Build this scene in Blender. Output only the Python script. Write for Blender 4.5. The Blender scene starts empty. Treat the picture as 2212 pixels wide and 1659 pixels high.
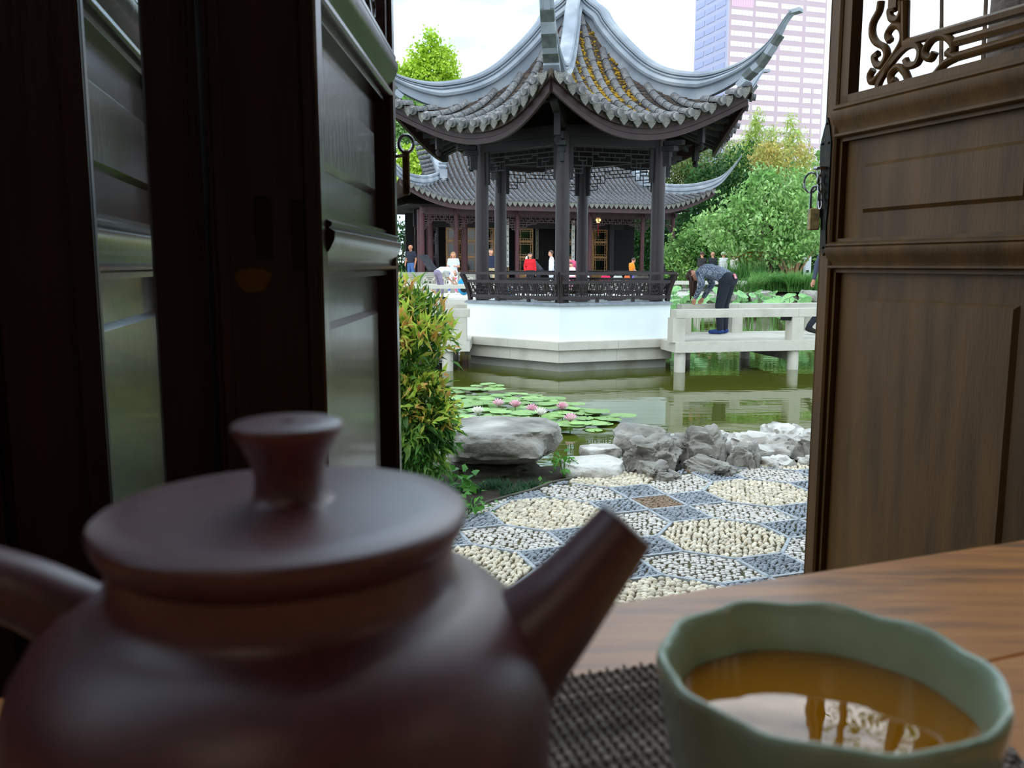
import bpy, bmesh, math, random
import numpy as np
from mathutils import Vector, Matrix, noise
random.seed(7); RNG = np.random.default_rng(7)
sc = bpy.context.scene
COL = sc.collection
R = math.radians

# ------------------------------------------------------------------ camera
CAMZ = 1.2
FPX, PITCH = 1853.0, R(7.9)
cam = bpy.data.cameras.new('camera'); camo = bpy.data.objects.new('camera', cam); COL.objects.link(camo)
camo.location = (0, 0, CAMZ); camo.rotation_euler = (R(90) - PITCH, 0, 0)
cam.sensor_width = 36; cam.lens = FPX / 2212 * 36
cam.clip_start = .01; cam.clip_end = 3000
cam.dof.use_dof = True; cam.dof.focus_distance = 11; cam.dof.aperture_fstop = 17
sc.camera = camo

# ------------------------------------------------------------------ world / sun / exposure
sc.view_settings.view_transform = 'Standard'; sc.view_settings.look = 'None'
sc.view_settings.gamma = 1; sc.view_settings.use_curve_mapping = False
sc.view_settings.exposure = 1.0
wd = bpy.data.worlds.new('overcast_sky'); sc.world = wd; wd.use_nodes = True
nt = wd.node_tree; nt.nodes.clear()
o = nt.nodes.new('ShaderNodeOutputWorld'); bg = nt.nodes.new('ShaderNodeBackground')
tc = nt.nodes.new('ShaderNodeTexCoord'); mp = nt.nodes.new('ShaderNodeMapping'); mp.inputs['Scale'].default_value = (1.6, 1.6, 4.2)
mp.inputs['Location'].default_value = (.35, .2, .1)
nz = nt.nodes.new('ShaderNodeTexNoise'); nz.inputs['Scale'].default_value = 1.7; nz.inputs['Detail'].default_value = 7; nz.inputs['Roughness'].default_value = .55
rp = nt.nodes.new('ShaderNodeValToRGB')
rp.color_ramp.elements[0].position = .40; rp.color_ramp.elements[0].color = (.30, .47, .62, 1)
rp.color_ramp.elements[1].position = .66; rp.color_ramp.elements[1].color = (1.0, 1.02, 1.03, 1)
L = nt.links.new
L(tc.outputs['Generated'], mp.inputs['Vector']); L(mp.outputs['Vector'], nz.inputs['Vector'])
L(nz.outputs['Fac'], rp.inputs['Fac']); L(rp.outputs['Color'], bg.inputs['Color']); L(bg.outputs['Background'], o.inputs['Surface'])
bg.inputs['Strength'].default_value = 1.5
sun = bpy.data.lights.new('sun', 'SUN'); sun.energy = .45; sun.angle = R(35); sun.color = (1, .97, .92)
suno = bpy.data.objects.new('sun', sun); COL.objects.link(suno); suno.rotation_euler = (R(40), 0, R(-28))

# ------------------------------------------------------------------ pixel <-> place helpers (a place is a pixel plus its real depth or height)
_c, _s = math.cos(PITCH), math.sin(PITCH)
def ray(px, py):
    a = (px - 1106) / FPX; b = -(py - 829.5) / FPX
    return Vector((a, _c + b * _s, b * _c - _s))
def at(px, py, Y):
    r = ray(px, py); p = r * (Y / r.y); return Vector((p.x, p.y, p.z + CAMZ))
def gz(px, py, z):
    r = ray(px, py); p = r * ((z - CAMZ) / r.z); return Vector((p.x, p.y, z))

# ------------------------------------------------------------------ mesh builder
class MB:
    def __init__(s): s.v = []; s.f = []; s.m = []
    def add(s, vs, fs, m=0):
        n = len(s.v); s.v.extend([tuple(x) for x in vs]); s.f.extend([tuple(i + n for i in q) for q in fs]); s.m.extend([m] * len(fs)); return s
    def obox(s, c, ax, ay, az, m=0):
        c, ax, ay, az = map(Vector, (c, ax, ay, az))
        vs = [c + ax * i + ay * j + az * k for k in (-1, 1) for j in (-1, 1) for i in (-1, 1)]
        return s.add(vs, [(0, 2, 3, 1), (4, 5, 7, 6), (0, 1, 5, 4), (2, 6, 7, 3), (0, 4, 6, 2), (1, 3, 7, 5)], m)
    def box(s, x0, x1, y0, y1, z0, z1, m=0):
        return s.obox(((x0 + x1) / 2, (y0 + y1) / 2, (z0 + z1) / 2), ((x1 - x0) / 2, 0, 0), (0, (y1 - y0) / 2, 0), (0, 0, (z1 - z0) / 2), m)
    def beam(s, a, b, w, h, up=(0, 0, 1), m=0):
        a, b = Vector(a), Vector(b); d = b - a; u = Vector(up)
        sd = d.cross(u)
        if sd.length < 1e-6: sd = d.cross(Vector((1, 0, 0)))
        sd.normalize(); u = sd.cross(d).normalized()
        return s.obox((a + b) / 2, d / 2, sd * (w / 2), u * (h / 2), m)
    def tube(s, path, rad, n=8, caps=True, m=0, flat=1.0):
        path = [Vector(p) for p in path]
        if not hasattr(rad, '__len__'): rad = [rad] * len(path)
        rings = []; ref = None
        for i, p in enumerate(path):
            t = (path[min(i + 1, len(path) - 1)] - path[max(i - 1, 0)])
            if t.length < 1e-9: t = Vector((0, 0, 1))
            t.normalize()
            if ref is None: ref = Vector((0, 0, 1)) if abs(t.z) < .9 else Vector((1, 0, 0))
            x = t.cross(ref)
            if x.length < 1e-5: x = t.cross(Vector((0, 1, 0)))
            x.normalize(); y = x.cross(t).normalized(); ref = y
            rings.append([p + (x * math.cos(2 * math.pi * k / n) + y * math.sin(2 * math.pi * k / n) * flat) * rad[i] for k in range(n)])
        vs = [v for r in rings for v in r]; fs = []
        for i in range(len(path) - 1):
            for k in range(n):
                k2 = (k + 1) % n; fs.append((i * n + k, i * n + k2, (i + 1) * n + k2, (i + 1) * n + k))
        if caps: fs.append(tuple(range(n - 1, -1, -1))); fs.append(tuple((len(path) - 1) * n + k for k in range(n)))
        return s.add(vs, fs, m)
    def lathe(s, prof, c=(0, 0, 0), n=32, m=0, cap0=False, cap1=False, mod=None):
        c = Vector(c); vs = []; fs = []
        for r, z in prof:
            for k in range(n):
                a = 2 * math.pi * k / n; rr = r * (mod(a, z) if mod else 1)
                vs.append(c + Vector((rr * math.cos(a), rr * math.sin(a), z)))
        for i in range(len(prof) - 1):
            for k in range(n):
                k2 = (k + 1) % n; fs.append((i * n + k, i * n + k2, (i + 1) * n + k2, (i + 1) * n + k))
        if cap0: fs.append(tuple(range(n - 1, -1, -1)))
        if cap1: fs.append(tuple((len(prof) - 1) * n + k for k in range(n)))
        return s.add(vs, fs, m)
    def sweep(s, path, prof, sides, ups, closed=True, m=0, caps=True):
        n = len(prof); vs = []; fs = []
        for p, sd, u in zip(path, sides, ups):
            for a, b in prof: vs.append(Vector(p) + Vector(sd) * a + Vector(u) * b)
        kk = n if closed else n - 1
        for i in range(len(path) - 1):
            for k in range(kk):
                k2 = (k + 1) % n; fs.append((i * n + k, i * n + k2, (i + 1) * n + k2, (i + 1) * n + k))
        if caps and closed: fs.append(tuple(range(n - 1, -1, -1))); fs.append(tuple((len(path) - 1) * n + k for k in range(n)))
        return s.add(vs, fs, m)
    def prism(s, poly, ext, m=0):
        n = len(poly); ext = Vector(ext); vs = [Vector(p) for p in poly] + [Vector(p) + ext for p in poly]
        fs = [tuple(range(n - 1, -1, -1)), tuple(range(n, 2 * n))] + [(k, (k + 1) % n, n + (k + 1) % n, n + k) for k in range(n)]
        return s.add(vs, fs, m)
    def ball(s, c, r, nu=10, nv=6, m=0):
        if not hasattr(r, '__len__'): r = (r, r, r)
        prof = [(math.sin(math.pi * j / nv), -math.cos(math.pi * j / nv)) for j in range(nv + 1)]
        prof[0] = (.02, -1); prof[-1] = (.02, 1)
        t = MB().lathe(prof, n=nu, cap0=True, cap1=True)
        c = Vector(c); return s.add([c + Vector((v[0] * r[0], v[1] * r[1], v[2] * r[2])) for v in t.v], t.f, m)
    def mesh(s, name, mats, smooth=None):
        me = bpy.data.meshes.new(name); me.from_pydata(s.v, [], s.f)
        bm = bmesh.new(); bm.from_mesh(me); bmesh.ops.recalc_face_normals(bm, faces=bm.faces); bm.to_mesh(me); bm.free()
        if not isinstance(mats, (list, tuple)): mats = [mats]
        for m in mats: me.materials.append(m)
        if len(mats) > 1: me.polygons.foreach_set('material_index', s.m)
        if smooth is not None:
            me.polygons.foreach_set('use_smooth', [True] * len(me.polygons)); me.set_sharp_from_angle(angle=R(smooth))
        me.update(); return me

def link(name, me, parent=None, mat4=None):
    ob = bpy.data.objects.new(name, me); COL.objects.link(ob)
    if mat4 is not None: ob.matrix_basis = mat4
    if parent is not None:
        ob.parent = parent; ob.matrix_parent_inverse = WM[parent.name].inverted() if parent.name in WM else Matrix.Identity(4)
    WM[ob.name] = ob.matrix_basis.copy()
    return ob
WM = {}
def obj(name, mb, mats, parent=None, smooth=None): return link(name, mb.mesh(name, mats, smooth), parent)
def tag(ob, label=None, cat=None, group=None, kind=None):
    if label: ob['label'] = label
    if cat: ob['category'] = cat
    if group: ob['group'] = group
    if kind: ob['kind'] = kind
    return ob
def thing(name, label, cat, loc=(0, 0, 0), group=None):
    ob = bpy.data.objects.new(name, None); COL.objects.link(ob); ob.location = loc; ob.empty_display_size = .1
    WM[ob.name] = Matrix.Translation(Vector(loc)); return tag(ob, label, cat, group)
def np_mesh(name, V, F, mat, smooth=False):
    V = np.asarray(V, dtype=np.float32); F = np.asarray(F, dtype=np.int32)
    me = bpy.data.meshes.new(name); k = F.shape[1]
    me.vertices.add(len(V)); me.vertices.foreach_set('co', V.ravel())
    me.loops.add(F.size); me.loops.foreach_set('vertex_index', F.ravel())
    me.polygons.add(len(F)); me.polygons.foreach_set('loop_start', np.arange(0, F.size, k, dtype=np.int32))
    me.polygons.foreach_set('loop_total', np.full(len(F), k, dtype=np.int32))
    if smooth: me.polygons.foreach_set('use_smooth', np.ones(len(F), dtype=bool))
    me.materials.append(mat); me.update(calc_edges=True); me.validate(); return me

# ------------------------------------------------------------------ materials
def lin(h):
    if not isinstance(h, str): return tuple(h)
    h = h.lstrip('#'); c = [int(h[i:i + 2], 16) / 255 for i in (0, 2, 4)]
    return tuple((x / 12.92 if x <= .04045 else ((x + .055) / 1.055) ** 2.4) for x in c)
def pm(name, col, col2=None, scale=6, rough=.6, metal=0, spec=.5, bump=0, bscale=60, bdist=.01, island=0, rnd=0, stretch=(1, 1, 1), rotz=0,
       lo=.35, hi=.65, transl=0, col3=None, scale3=2, detail=4, coat=0, ior=1.45, dist=0, coatr=.08):
    m = bpy.data.materials.new(name); m.use_nodes = True; t = m.node_tree; N = t.nodes; K = t.links.new
    b = N['Principled BSDF']; out = N['Material Output']
    b.inputs['Roughness'].default_value = rough; b.inputs['Metallic'].default_value = metal
    b.inputs['Specular IOR Level'].default_value = spec; b.inputs['IOR'].default_value = ior
    b.inputs['Coat Weight'].default_value = coat; b.inputs['Coat Roughness'].default_value = coatr
    c1 = lin(col); src = None
    tcn = N.new('ShaderNodeTexCoord'); mpn = N.new('ShaderNodeMapping'); K(tcn.outputs['Object'], mpn.inputs['Vector'])
    mpn.inputs['Scale'].default_value = stretch; mpn.inputs['Rotation'].default_value = (0, 0, rotz)
    def ramp(sc_, a, bcol, l, h_):
        n = N.new('ShaderNodeTexNoise'); n.inputs['Scale'].default_value = sc_; n.inputs['Detail'].default_value = detail; n.inputs['Distortion'].default_value = dist
        K(mpn.outputs['Vector'], n.inputs['Vector'])
        mr = N.new('ShaderNodeMapRange'); mr.inputs['From Min'].default_value = l; mr.inputs['From Max'].default_value = h_; K(n.outputs['Fac'], mr.inputs['Value'])
        mx = N.new('ShaderNodeMix'); mx.data_type = 'RGBA'; K(mr.outputs['Result'], mx.inputs['Factor'])
        if isinstance(a, tuple): mx.inputs['A'].default_value = (*a, 1)
        else: K(a, mx.inputs['A'])
        mx.inputs['B'].default_value = (*bcol, 1); return mx.outputs['Result']
    if col2: src = ramp(scale, c1, lin(col2), lo, hi)
    if col3: src = ramp(scale3, src if src else c1, lin(col3), .5, .72)
    if island or rnd:
        if island: g = N.new('ShaderNodeNewGeometry'); rv = g.outputs['Random Per Island']
        else: g = N.new('ShaderNodeObjectInfo'); rv = g.outputs['Random']
        amt = island or rnd
        mr = N.new('ShaderNodeMapRange'); mr.inputs['To Min'].default_value = 1 - amt; mr.inputs['To Max'].default_value = 1 + amt; K(rv, mr.inputs['Value'])
        hs = N.new('ShaderNodeHueSaturation'); K(mr.outputs['Result'], hs.inputs['Value'])
        if src: K(src, hs.inputs['Color'])
        else: hs.inputs['Color'].default_value = (*c1, 1)
        src = hs.outputs['Color']
    if src: K(src, b.inputs['Base Color'])
    else: b.inputs['Base Color'].default_value = (*c1, 1)
    if bump:
        n = N.new('ShaderNodeTexNoise'); n.inputs['Scale'].default_value = bscale; n.inputs['Detail'].default_value = 5; K(mpn.outputs['Vector'], n.inputs['Vector'])
        bp = N.new('ShaderNodeBump'); bp.inputs['Strength'].default_value = bump; bp.inputs['Distance'].default_value = bdist; K(n.outputs['Fac'], bp.inputs['Height']); K(bp.outputs['Normal'], b.inputs['Normal'])
    if transl:
        tr = N.new('ShaderNodeBsdfTranslucent'); ms = N.new('ShaderNodeMixShader'); ms.inputs[0].default_value = transl
        if src: K(src, tr.inputs['Color'])
        else: tr.inputs['Color'].default_value = (*c1, 1)
        K(b.outputs[0], ms.inputs[1]); K(tr.outputs[0], ms.inputs[2]); K(ms.outputs[0], out.inputs['Surface'])
    return m
BR = R(19.2)                                   # the garden's building grid is turned this much
M = dict(
 door=pm('dark_lacquered_wood', '#40281f', '#2e1b15', 3, .22, stretch=(8, 8, 1), coat=.25, bump=.15, bscale=30, bdist=.004),
 door_brown=pm('brown_lacquered_wood', '#62431b', '#4b3212', 3, .55, spec=.35, stretch=(8, 8, 1), bump=.2, bscale=30, bdist=.004),
 post=pm('dark_post_wood', '#33181a', '#221012', 3, .45, stretch=(9, 9, 1), bump=.3, bscale=25, bdist=.004),
 slot=pm('dark_slot', '#05060a', rough=.7), patchw=pm('bare_wood', '#6a4a22', '#4c3216', 30, .7),
 plaster=pm('aged_plaster', '#a8967e', '#988670', 4, .9), ceil=pm('dark_ceiling_wood', '#2b1c14', '#20140e', 4, .8),
 ifloor=pm('indoor_floor', '#6a4f38', '#59422e', 5, .6),
 brass=pm('old_brass', '#8a744a', '#54462c', 60, .36, metal=.7), steel=pm('steel', '#9a9a9c', rough=.22, metal=1), plate=pm('dark_iron_plate', '#26241c', '#15140f', 40, .4, metal=.8),
 clay=pm('purple_clay', '#74343b', '#642b32', 300, .42, spec=.5, ior=1.9, coat=.8, coatr=.44, bump=.12, bscale=900, bdist=.0006),
 celadon=pm('celadon_glaze', '#cfe6c8', '#bdd6b6', 40, .15, coat=.3, col3='#d8ebd0', scale3=25),
 wood=pm('table_wood', '#f5a04a', '#d98235', 7, .36, spec=.4, coat=.35, coatr=.22, stretch=(1.6, 16, 8), rotz=-R(21), lo=.3, hi=.7, col3='#93592a', scale3=5, detail=6, dist=.6),
 mat_a=pm('placemat_slats', '#b3a294', '#8a7b70', 160, .8, island=.35), mat_b=pm('placemat_thread', '#6a564d', rough=.9),
 white_wall=pm('white_render', '#e9f1f1', '#e2ebec', 2, .85), granite=pm('pale_granite', '#ccc8bb', '#bcb8ab', 90, .85, col3='#b0ac9f', scale3=3),
 granite_d=pm('grey_granite', '#9b9a90', '#8b8a80', 90, .85, col3='#7c7a6c', scale3=3), cap=pm('slate_cap', '#8d949b', '#7a8087', 12, .7),
 paleconc=pm('pale_stone', '#d3cfc4', '#c6c2b6', 60, .9), soil=pm('garden_soil', '#3a2c1e', '#241a12', 14, .95, bump=.6, bscale=40, bdist=.02),
 pwood=pm('pavilion_wood', '#2e2223', '#231a1b', 4, .45, stretch=(5, 5, 1), bump=.1, bscale=20, bdist=.004), pwood_d=pm('dark_timber', '#1b1416', '#120e10', 5, .6),
 fascia=pm('fascia_wood', '#321e1d', '#271716', 5, .55), rafter=pm('grey_rafter', '#3a3a3e', '#26262a', 8, .7),
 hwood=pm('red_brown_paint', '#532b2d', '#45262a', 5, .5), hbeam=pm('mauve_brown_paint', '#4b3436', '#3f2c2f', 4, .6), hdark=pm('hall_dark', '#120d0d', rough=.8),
 hdoor=pm('brown_lattice_wood', '#a67a4a', '#83603a', 8, .5), glass=pm('dark_glass', '#0d130f', rough=.06, spec=.6),
 tile=pm('grey_roof_tile', '#7b7b7c', '#565657', 18, .85, rnd=.2, col3='#a09e99', scale3=14, bump=.3, bscale=60, bdist=.006),
 tile_i=pm('grey_roof_tile_rows', '#6d6d70', '#4a4a4d', 12, .88, island=.2, bump=.3, bscale=40, bdist=.01), pan=pm('brown_pan_tile', '#574b42', '#332c28', 30, .9, island=.3),
 drip=pm('carved_drip_tile', '#88867f', '#56554f', 70, .85, rnd=.12, bump=.8, bscale=45, bdist=.015), ridge=pm('grey_ridge_plaster', '#959da6', '#848b94', 3, .85, col3='#a9aeb2', scale3=2),
 ridge_d=pm('dark_ridge_block', '#5b605c', '#474c49', 10, .8), moss=pm('yellow_moss', '#a8861e', '#7c5a16', 25, .95, island=.4),
 pond=None,
 cream=pm('cream_pebble', '#dad2bf', '#c2b295', 60, .5, rnd=.22), cream_i=pm('cream_pebbles', '#dad2bf', '#c2b295', 60, .5, island=.22),
 blue=pm('blue_grey_pebble', '#959aa0', '#747a82', 60, .42, rnd=.22), blue_i=pm('blue_grey_pebbles', '#959aa0', '#747a82', 60, .42, island=.22),
 chip=pm('white_stone_chip', '#d0cac1', '#b9b1a7', 60, .6, rnd=.16), chip_i=pm('white_stone_chips', '#d0cac1', '#b9b1a7', 60, .6, island=.16),
 brown=pm('brown_stone_chip', '#9a8168', '#7d6651', 60, .6, rnd=.16), mortar=pm('mossy_mortar', '#5c5434', '#454029', 9, .95, bump=.4, bscale=90, bdist=.004),
 strip=pm('grey_tile_strip', '#a9adb0', '#8f9498', 20, .7),
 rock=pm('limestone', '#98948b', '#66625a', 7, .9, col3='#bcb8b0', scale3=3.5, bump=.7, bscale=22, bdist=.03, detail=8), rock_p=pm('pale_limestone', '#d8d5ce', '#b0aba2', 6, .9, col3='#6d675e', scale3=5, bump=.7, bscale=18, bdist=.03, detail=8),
 rock_d=pm('dark_stone', '#5d5a4c', '#403d33', 8, .95, bump=.6, bscale=18, bdist=.03),
 lily=pm('lily_pad', '#7fae5c', '#a3c78a', 8, .35, rnd=.25, col3='#b8c94f', scale3=6, transl=.15), petal=pm('pink_petal', '#e9a9bd', '#f3dbe0', 10, .6, transl=.2), stamen=pm('yellow_stamen', '#d9a520', rough=.7), petal_w=pm('white_petal', '#f1ece4', rough=.6, transl=.2),
 bark=pm('bark', '#5c4b3c', '#43372c', 12, .95, bump=.6, bscale=25, bdist=.02), bark_p=pm('tan_smooth_bark', '#a98660', '#8b6b4b', 8, .8),
)
def leafm(name, a, b_, c3=None, scale=.8, rough=.5, isl=.35, tr=.35, lo=.35, hi=.65): return pm(name, a, b_, scale, rough, island=isl, transl=tr, lo=lo, hi=hi, col3=c3, scale3=scale * 1.7, spec=.4)
M.update(
 lf_nan=leafm('nandina_green_leaf', '#5b8c35', '#34602a', '#98b84c', 6), lf_nan_t=leafm('nandina_orange_tip', '#b9d250', '#e8a868', '#9ccb55', 16, isl=.2, tr=.5, lo=.46, hi=.62),
 lf_tree=leafm('mid_green_leaf', '#6d9c4c', '#9cc173', '#bcd89c', 1.0, isl=.4), lf_dark=leafm('deep_green_leaf', '#34602a', '#234a24', '#55823f', .7),
 lf_hedge=leafm('hedge_leaf', '#659247', '#93b865', '#3f6a38', 1.0, isl=.4), lf_bam=leafm('bamboo_leaf', '#b9cb66', '#9fb852', '#d0d88e', .8),
 lf_gink=leafm('ginkgo_leaf', '#a6c733', '#c5dd5a', None, .6, isl=.2), lf_grass=leafm('grass_blade', '#6da352', '#558a44', '#9cc47a', 1.2), lf_olive=leafm('olive_leaf', '#6f8a44', '#8f9a63', '#4d7036', .8),
 lf_lotus=leafm('lotus_leaf', '#7fb873', '#a9d28a', '#5f9f76', 1.5, isl=.2), lf_vine=leafm('vine_leaf', '#5f9e38', '#3f7a2c', None, 5), lf_mondo=leafm('mondo_blade', '#2d5b2f', '#1d4325', None, 6), lily_o=pm('orange_flower', '#d9843c', '#c06a2c', 8, .6, transl=.3),
 facade=pm('pink_facade', '#b09ca0', '#aa969a', .05, .9), facade_l=pm('lilac_facade', '#a3a4b8', rough=.9), pane=pm('pale_window_band', '#dedade', '#d2ccd2', .2, .6), pane_p=pm('pink_glass', '#cfa3b8', rough=.5), pane_l=pm('blue_glass', '#8f95b5', rough=.5), mull=pm('white_mullion', '#c9bcc0', rough=.8),
)
# pond water: murky green with faint level ripples
m = bpy.data.materials.new('pond_water'); m.use_nodes = True; N = m.node_tree.nodes; K = m.node_tree.links.new; b = N['Principled BSDF']
b.inputs['Base Color'].default_value = (*lin('#474d17'), 1); b.inputs['Roughness'].default_value = .015; b.inputs['IOR'].default_value = 1.36
t1 = N.new('ShaderNodeTexCoord'); m1 = N.new('ShaderNodeMapping'); m1.inputs['Scale'].default_value = (.7, 2.6, 1); K(t1.outputs['Object'], m1.inputs['Vector'])
n1 = N.new('ShaderNodeTexNoise'); n1.inputs['Scale'].default_value = 2.2; n1.inputs['Detail'].default_value = 2; K(m1.outputs['Vector'], n1.inputs['Vector'])
b1 = N.new('ShaderNodeBump'); b1.inputs['Strength'].default_value = .22; b1.inputs['Distance'].default_value = .01; K(n1.outputs['Fac'], b1.inputs['Height']); K(b1.outputs['Normal'], b.inputs['Normal'])
M['pond'] = m
# tea: amber liquid in a shallow cup
m = bpy.data.materials.new('amber_tea'); m.use_nodes = True; b = m.node_tree.nodes['Principled BSDF']
b.inputs['Base Color'].default_value = (*lin('#c47c10'), 1); b.inputs['Roughness'].default_value = .0; b.inputs['IOR'].default_value = 1.7
M['tea'] = m
# ================================================================== the tea room
WA = R(24); WO = Vector((-.18, .8, 0)); WT = Vector((math.cos(WA), math.sin(WA), 0)); WN = Vector((-math.sin(WA), math.cos(WA), 0)); UP = Vector((0, 0, 1))
FZ = .30
def WP(t, n, z): return WO + WT * t + WN * n + UP * z
def wbox(mb, t0, t1, n0, n1, z0, z1): return mb.obox(WP((t0 + t1) / 2, (n0 + n1) / 2, (z0 + z1) / 2), WT * ((t1 - t0) / 2), WN * ((n1 - n0) / 2), UP * ((z1 - z0) / 2))
def struct(name, mb, mat, label, smooth=None, parent=None): return tag(obj(name, mb, mat, parent, smooth), label if parent is None else None, None, None, 'structure')
CEIL = 3.7
struct('floor', wbox(MB(), -3.2, 4.4, -5.2, .12, FZ - .3, FZ), M['ifloor'], 'brown indoor floor of the tea room')
struct('ceiling', wbox(MB(), -3.2, 4.4, -5.2, .12, CEIL, CEIL + .1), M['ceil'], 'dark wooden ceiling of the tea room')
struct('wall_back', wbox(MB(), -3.2, 4.4, -5.2, -5.1, FZ, CEIL), M['plaster'], 'plain wall at the back of the tea room')
struct('wall_left', wbox(MB(), -3.2, -3.1, -5.1, .0, FZ, CEIL), M['plaster'], 'plain side wall beside the folded doors')
struct('wall_right', wbox(MB(), 4.3, 4.4, -5.1, .0, FZ, CEIL), M['plaster'], 'plain side wall beyond the brown door')
mb = MB(); wbox(mb, -3.1, -.72, .0, .1, FZ, 2.05); wbox(mb, -3.1, -3.0, .0, .1, .95, 2.6); wbox(mb, -1.95, -1.87, .0, .1, .95, 2.6); wbox(mb, -.8, -.72, .0, .1, .95, 2.6); wbox(mb, 1.14, 1.24, .0, .1, FZ, 2.6); wbox(mb, 4.2, 4.3, 0, .1, FZ, 2.6); wbox(mb, 1.24, 4.2, 0, .1, FZ, 1.0)
wbox(mb, -3.1, 4.3, .0, .1, 2.6, 2.72); wbox(mb, -3.1, 4.3, .0, .1, 3.6, CEIL)  # transom and side openings, out of view, are added to let daylight in
for t in (-3.05, -1.6, -.2, 1.19, 2.7, 4.25): wbox(mb, t - .05, t + .05, .0, .1, 2.72, 3.6)
struct('wall_front', mb, M['post'], 'dark timber front wall around the open doorway')
# jamb posts
tr1 = struct('trim_1', wbox(MB(), -.094, -.004, -.035, .06, FZ, 2.6), M['post'], 'dark wooden door jamb with two empty mortise slots')
for px0, px1, y0, y1 in ((526, 562, 430, 561), (604, 638, 435, 584)):
    def tt(px):
        k = (px - 1106) / FPX / 1.0; return (k * .77 + .18) / (WT.x - k * WT.y)
    t0, t1 = tt(px0), tt(px1); z0 = 1.2 + (572 - y1) * .76 / FPX; z1 = 1.2 + (572 - y0) * .76 / FPX
    mb = MB(); wbox(mb, t0, t1, -.0358, -.03, z0, z1); obj('mortise_shade', mb, M['slot'], tr1)  # near-black sheet on the face paints the shade inside the empty slot
mb = MB(); pts = []
for k in range(14):
    a = 2 * math.pi * k / 14; pts.append(WP(-.062 + .0145 * math.cos(a) * (1 + .2 * math.sin(3 * a)), -.0356, 1.187 + .012 * math.sin(a) * (1 + .15 * math.cos(2 * a))))
mb.prism(pts, WN * .004); obj('bare_patch', mb, M['patchw'], tr1)
mb = MB(); 
for t in (-.086, -.012): wbox(mb, t - .004, t + .004, -.039, -.034, FZ, 2.6)
obj('edge_bead', mb, M['post'], tr1)
struct('trim_2', wbox(MB(), -.139, -.097, -.01, .06, FZ, 2.6), M['post'], 'narrow dark post beside the mortised jamb')
tr3 = struct('trim_3', wbox(MB(), -.31, -.183, -.01, .06, FZ, 2.6), M['post'], 'broad dark door post at the far side of the narrow gap')
mb = MB(); wbox(mb, -.305, -.262, -.03, -.008, FZ, 2.6); wbox(mb, -.254, -.19, -.022, -.008, FZ, 2.6); wbox(mb, -.2, -.184, -.03, -.008, FZ, 2.6); obj('moulding', mb, M['post'], tr3)
mb = MB(); wbox(mb, -.72, -.33, -.03, .0, FZ, 2.6); 
struct('trim_4', mb, M['door'], 'dark closed door panel beside the broad post')

# carved corner scrolls, as (distance from the leaf's free edge, height)
SCR = [[(455, 0), (445, 60), (410, 130), (405, 200), (430, 250), (480, 280), (490, 330), (460, 385), (425, 375), (415, 335), (440, 315)],
       [(575, 0), (580, 60), (555, 110), (515, 100), (510, 55), (545, 40)],
       [(512, 240), (495, 200), (530, 150), (575, 160), (585, 230), (540, 320), (470, 420), (410, 485), (390, 450), (410, 410)],
       [(495, 505), (480, 550), (440, 540), (450, 480), (520, 370), (600, 280), (660, 260), (690, 300), (670, 370), (620, 385), (600, 350)],
       [(545, 470), (520, 490), (515, 440), (560, 395), (600, 430), (630, 490), (690, 500), (760, 460), (830, 380), (900, 340)],
       [(775, 305), (750, 345), (715, 310), (760, 230), (830, 210), (880, 250), (885, 310), (850, 310)],
       [(600, 0), (600, 250), (900, 165), (1360, 30)], [(900, 245), (1360, 115)], [(850, 305), (900, 335), (1360, 200)]]
HR = Vector((.809, 1.25, 0)); DR = Vector((-.334, .943, 0)).normalized(); NR = Vector((-DR.y, DR.x, 0)); LW = .56
def toleaf(x, y):
    r = ray(1720 + x / 2.764, y / 2.764); k = HR.dot(NR) / r.dot(NR); p = r * k
    return LW - (p - HR).dot(DR), p.z + CAMZ
SCL = [[toleaf(*q) for q in l] for l in SCR]
for l in SCL[6:]:            # carry the straight bars across to the other stile
    (a0, b0), (a1, b1) = l[-2], l[-1]; k_ = (LW - .055 - a0) / (a1 - a0); l[-1] = (LW - .055, b0 + (b1 - b0) * k_)
def smooth_path(pts, n=5):
    out = []
    for i in range(len(pts) - 1):
        p0, p1, p2, p3 = (Vector(pts[max(0, min(len(pts) - 1, j))]) for j in (i - 1, i, i + 1, i + 2))
        for k in range(n):
            t = k / n; out.append(.5 * ((2 * p1) + (p2 - p0) * t + (2 * p0 - 5 * p1 + 4 * p2 - p3) * t * t + (3 * p1 - p0 - 3 * p2 + p3) * t ** 3))
    out.append(Vector(pts[-1])); return out
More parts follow.
